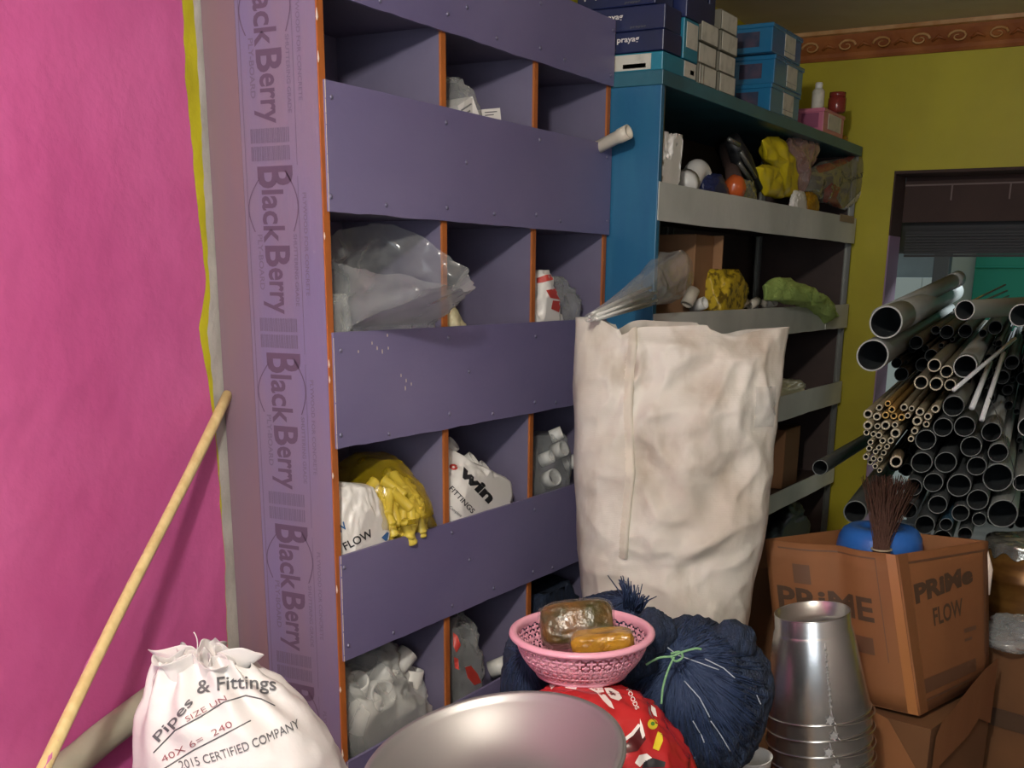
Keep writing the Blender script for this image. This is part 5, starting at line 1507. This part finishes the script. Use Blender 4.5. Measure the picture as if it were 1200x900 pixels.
M().lathe([(0, 0), (.030, 0), (.034, .006), (.034, .05), (.028, .058), (0, .058)], 28, 0, T).build('jar_body', 'redjar', root)
M().lathe([(.029, .056), (.031, .057), (.031, .072), (0, .073)], 28, 0, T).build('lid', 'redjar', root)
cbox('red_carton', 'dim red carton behind the pink case', (-1.76, 4.50, ZT0), (-1.58, 4.80, ZT0 + .16), 'redjar')
bag('tied_bag', 'dim crumpled bag on the rack top right beside the pink case', 'plastic bag', 'amber', (-1.50, 5.0, ZT0), (-1.37, 5.1, ZT0 + .03), 77)

# ================================================================== ON THE RACK SHELVES
S1 = 1.708 + .046; S2 = 1.366 + .046; S3 = 1.048 + .046; S4 = .70 + .046
XK = XR - .012
def rb(name, label, cat, matn, pts, depth, z0, seed, sub=5, **k):
    """bag filling a stretch of shelf: pts = (x0,x1 px, ytop px)"""
    x0, x1, yt = pts
    ya = on_x(x0, 240, XK).y; yb_ = on_x(x1, 240, XK).y; zt_ = on_x((x0 + x1) / 2, yt, XK - depth * .3).z
    return bag(name, label, cat, matn, (XK - depth, ya, z0 + .001), (XK, yb_, zt_), seed, **k)
rb('crumpled_paper', 'crumpled white paper at the left end of the upper rack shelf', 'paper', 'filmwhite', (775, 797, 158), .10, S1, 101, amp=.35, crease=.3, fine=.15)
wx = on_x(815, 203, XK - .06)
el = empty('white_elbow_pipe', wx - Vector((0, 0, .05)), 'white pipe elbow lying on the upper rack shelf', 'pipe fitting')
ar = [wx + Vector((.0, -.10, -.045)), wx + Vector((.0, -.05, -.03)), wx + Vector((0, 0, .005)), wx + Vector((.0, .04, .0)), wx + Vector((.005, .055, -.04)), wx + Vector((.005, .058, -.07))]
M().tube(smooth_path(ar, 5), .034, 24).build('bend', 'white', el)
M().tube([ar[4], ar[5] + Vector((0, 0, -.01))], .040, 24).build('socket', 'white', el)
M().tube([ar[1] + Vector((0, -.01, 0)), ar[0]], .040, 24).build('socket', 'white', el)
rb('small_purple_box', 'small dark purple box behind the orange-tipped tool', 'box', 'navybox', (832, 858, 205), .08, S1, 102, amp=.1, crease=.05)
# orange knob tool with black bristles
q0 = on_x(868, 224, XK); q1 = on_x(848, 172, XK - .16)
tl = empty('orange_tipped_tool', q0 - Vector((0, 0, .03)), 'dark brush-like tool with a shiny orange tip on the upper rack shelf', 'tool')
blob(q0 + Vector((-.02, 0, .01)), (.035, .04, .04), 12, .05, .0, 4).build('tip', 'orangep', tl)
M().tube([q0 + Vector((-.02, 0, .02)), q0.lerp(q1, .5), q1], [.028, .024, .03], 16).build('shaft', 'darkwood', tl)
q0 = on_x(884, 222, XK - .03); q1 = on_x(858, 163, XK - .06)
bk = empty('black_wrapped_bundle', q0, 'black bundle with pale stripes leaning beside the orange tip', 'bundle')
M().tube([q0, q0.lerp(q1, .6), q1], [.03, .035, .025], 14).build('wrap', 'black', bk)
for (a, b) in (((868, 178), (885, 208)), ((866, 191), (880, 212)), ((854, 163), (866, 170))):
    M().tube([on_x(*a, XK - .012), on_x(*b, XK - .004)], .007, 6).build('pale_stripe', 'steel', bk)
rb('silver_wrapper', 'shiny silver wrapper in front of the black bundle', 'packet', 'foil', (868, 889, 212), .05, S1, 103, amp=.3, crease=.3, fine=.15)
yb2 = [on_x(889, 232, XK), on_x(934, 236, XK)]
m = M()
cY = on_x(912, 200, XK - .05)
yl = empty('yellow_bag', (cY.x, cY.y, S1), 'bright yellow folded bag leaning on the upper rack shelf', 'plastic bag')
def leaf(px, seed, xo, matn, name, parent, thick=.03):
    pts = [on_x(x, y, XK - xo) for x, y in px]; c = sum(pts, Vector()) / len(pts)
    def P(u, v):
        k = u * len(pts); i = int(k) % len(pts); t = k - int(k)
        e = pts[i].lerp(pts[(i + 1) % len(pts)], t)
        s_ = sin(pi * v) ** .45; p = c.lerp(e, s_); p.x += -cos(pi * v) * thick * (1 - .45 * s_ ** 6)
        return p + Vector((1, .4, .4)) * (.012 * ridge(p * 12, 1, seed) + .006 * nz(p * 30, 1, seed))
    return M().grid(P, 60, 30, True, 0).build(name, matn, parent)
leaf([(891, 165), (899, 160), (916, 163), (925, 190), (933, 234), (912, 232), (905, 200), (893, 185)], 3, .05, 'ybag', 'upper_fold', yl)
leaf([(884, 197), (892, 193), (905, 196), (912, 215), (914, 234), (892, 231), (886, 212)], 5, .015, 'ybag', 'lower_fold', yl, .02)
pc = empty('clear_pinkish_bag', on_x(935, 200, XK - .06), 'clear pinkish bag with a gathered top, right of the yellow bag', 'plastic bag')
leaf([(921, 163), (936, 160), (950, 165), (954, 174), (947, 192), (938, 212), (934, 233), (927, 205)], 7, .045, 'pinkfilm', 'film', pc)
rb('white_packet', 'small white packet at the foot of the clear pinkish bag', 'packet', 'filmwhite', (932, 948, 224), .03, S1, 105, amp=.1, sub=4)
rb('orange_packet', 'small orange-brown packet beside the grey carrier bag', 'packet', 'amber', (949, 963, 226), .05, S1, 106, sub=4)
gb = empty('grey_carrier_bag', (XR, 5.1, S1), 'limp grey carrier bag with red print hanging over the right end of the rack', 'plastic bag')
def leaf2(px, X_, seed, matn, name, parent, thick=.035):
    pts = [on_x(x, y, X_) for x, y in px]; c = sum(pts, Vector()) / len(pts)
    def P(u, v):
        k = u * len(pts); i = int(k) % len(pts); t = k - int(k)
        e = pts[i].lerp(pts[(i + 1) % len(pts)], t)
        s_ = sin(pi * v) ** .5; p = c.lerp(e, s_); p.x += -cos(pi * v) * thick * (1 - .5 * s_ ** 6)
        return p + Vector((1, .3, .3)) * (.014 * ridge(p * 9, 1, seed) + .005 * nz(p * 30, 1, seed))
    m = M().grid(P, 80, 34, True, 0); return m, m.build(name, matn, parent)
m_, _o = leaf2([(936, 205), (960, 190), (985, 186), (1006, 177), (1018, 190), (1021, 208), (1016, 222), (1002, 240), (985, 248), (962, 238), (940, 225)], XR - .045, 9, 'greyfilm', 'film', gb)
tg = cam_tree(m_)
print_shape(tg, gb, [(955, 195), (975, 190), (1000, 179), (1008, 178), (995, 190), (975, 199), (960, 203)], 'greyred', 'red_print', .003)
print_shape(tg, gb, [(966, 222), (975, 214), (985, 220), (980, 232), (988, 245), (980, 247), (972, 236), (964, 240)], 'greyred', 'red_print', .003)
print_shape(tg, gb, [(1008, 225), (1020, 208), (1016, 224), (998, 244), (990, 243)], 'label', 'pale_patch', .003)
print_text(tg, gb, 'SALE', 995, 214, 1014, 206, 5, 'print_g', .01)

# middle shelf
tb = empty('tube_bag', at(740, 350, 2.7), 'long clear bag of thin white tubes jutting out left across the blue panel', 'plastic bag')
p0_ = at(688, 374, 2.62); p1_ = on_x(793, 340, XR - .05)
p1_ = Vector((XR - .02, on_x(793, 340, XR - .02).y, on_x(793, 335, XR - .02).z))
dd = (p1_ - p0_).normalized(); side = dd.cross(Vector((0, 0, 1))).normalized(); upv = side.cross(dd)
for k in range(14):
    a = 2 * pi * k / 14; rr_ = .017 if k % 2 else .008
    off0 = (side * cos(a) + upv * sin(a)) * rr_
    q0 = p0_ + dd * (.03 + .02 * (k % 3)) + off0 * .5; q1 = p1_ + off0 * 1.9 - dd * .02
    tag(M().tube([q0, q0.lerp(q1, .62)], .0038, 8).build('thin_white_tube', 'white'), 'thin white tube inside the long clear bag jutting from the rack', 'tube', 'thin white tubes in the long bag')
def TB(u, v):
    A = 2 * pi * u
    r = (.008 + .075 * v ** 1.5) * (1 + .12 * ridge((cos(A), sin(A), v * 2.5), 1.6, 4)); 
    if v > .88: r *= 1 - (v - .88) * 2.5
    c_ = p0_.lerp(p1_, v)
    return c_ + (side * cos(A) * .8 + upv * sin(A) * 1.0 + upv * .25) * r + Vector((0, 0, .02 * v))
M().grid(TB, 60, 50, True, 0).build('film', 'clear', tb)
cbm = M()
yA, yB_ = on_x(777, 320, XK - .10).y, on_x(838, 320, XK - .10).y; yC = on_x(858, 320, XK).y
cbm.box((XK - .30, 3.62, S2 + .001), (XK - .095, 3.70, 1.66), 0)
ct = empty('cardboard_box', (XK - .2, 3.6, S2), 'upright light brown cardboard box on the middle rack shelf', 'box')
cyl, cyr = on_x(775, 300, XK - .20).y, on_x(836, 300, XK - .06).y
M().box((XW + .03, cyr - .16, S2 + .001), (XK - .06, cyr, 1.69), 0).build('carton_body', 'cardmid', ct, bevel=.003)
M().box((XW + .03, cyr, S2 + .001), (XK - .03, cyr + .006, 1.69), 0, ).build('open_flap', 'cardmid', ct)
for i, (x, y, dx, dy, dz, r_, L_, mt_, lb) in enumerate((
    (808, 350, .2, .6, .9, .020, .055, 'cream', 'cream pipe piece standing tilted before the cardboard box'),
    (817, 358, .9, -.2, .3, .019, .05, 'white', 'white pipe mouth low at the middle shelf, left'),
    (855, 351, .9, -.1, .25, .021, .05, 'white', 'white pipe mouth under the yellow patterned bag'),
    (870, 357, .3, .8, .3, .014, .04, 'cream', 'small cream fitting between the white mouths'),
    (900, 355, .85, -.3, .3, .021, .05, 'cream', 'cream pipe mouth left of the green net'),
    (882, 356, .3, .9, .3, .016, .05, 'cream', 'cream fitting right under the yellow patterned bag'),
    (845, 357, .2, .9, .2, .012, .05, 'white', 'little white fitting at the middle of the middle shelf'))):
    q = on_x(x, y, XK - .045); q.z = max(q.z, S2 + r_ + .006)
    fitting_tube('pipe_fitting', q - Vector((dx, dy, dz)).normalized() * L_ * .4, Vector((dx, dy, dz)), r_, L_, mt_, lb, 'pipe fitting')
rb('patterned_yellow_bag', 'yellow patterned bag behind the pipe mouths on the middle shelf', 'plastic bag', 'ypat', (853, 889, 316), .12, S2, 110, amp=.2)
gn = empty('green_net_bag', on_x(930, 360, XK - .05), 'light green net bag drooping over the middle shelf front', 'net bag')
leaf2([(892, 335), (905, 326), (925, 326), (945, 337), (962, 347), (975, 362), (978, 372), (965, 380), (958, 372), (945, 362), (918, 356), (895, 352)], XR + .0, 15, 'greennet', 'net', gn, .04)
# lower shelves, in shade
rb('dull_plastic_sheet', 'dull crumpled plastic on the third rack shelf, beside the large sack', 'plastic bag', 'creamfilm', (913, 968, 440), .20, S3, 120)
tag(M().box((XW + .05, 4.65, S4 + .001), (XR - .05, 4.85, S4 + .24)).build('dark_carton', 'carddark', bevel=.004), 'dark carton standing on the fourth rack shelf', 'box')
tag(clampbox(blob((-1.5, 4.8, .52), (.15, .3, .14), 131, .2, .1, 5, flat=.41), (BK, 3.3, .40), (XR - .02, 5.2, .69)).build('dark_bag', 'black'), 'black bag slumped on the lowest rack shelf', 'bag')
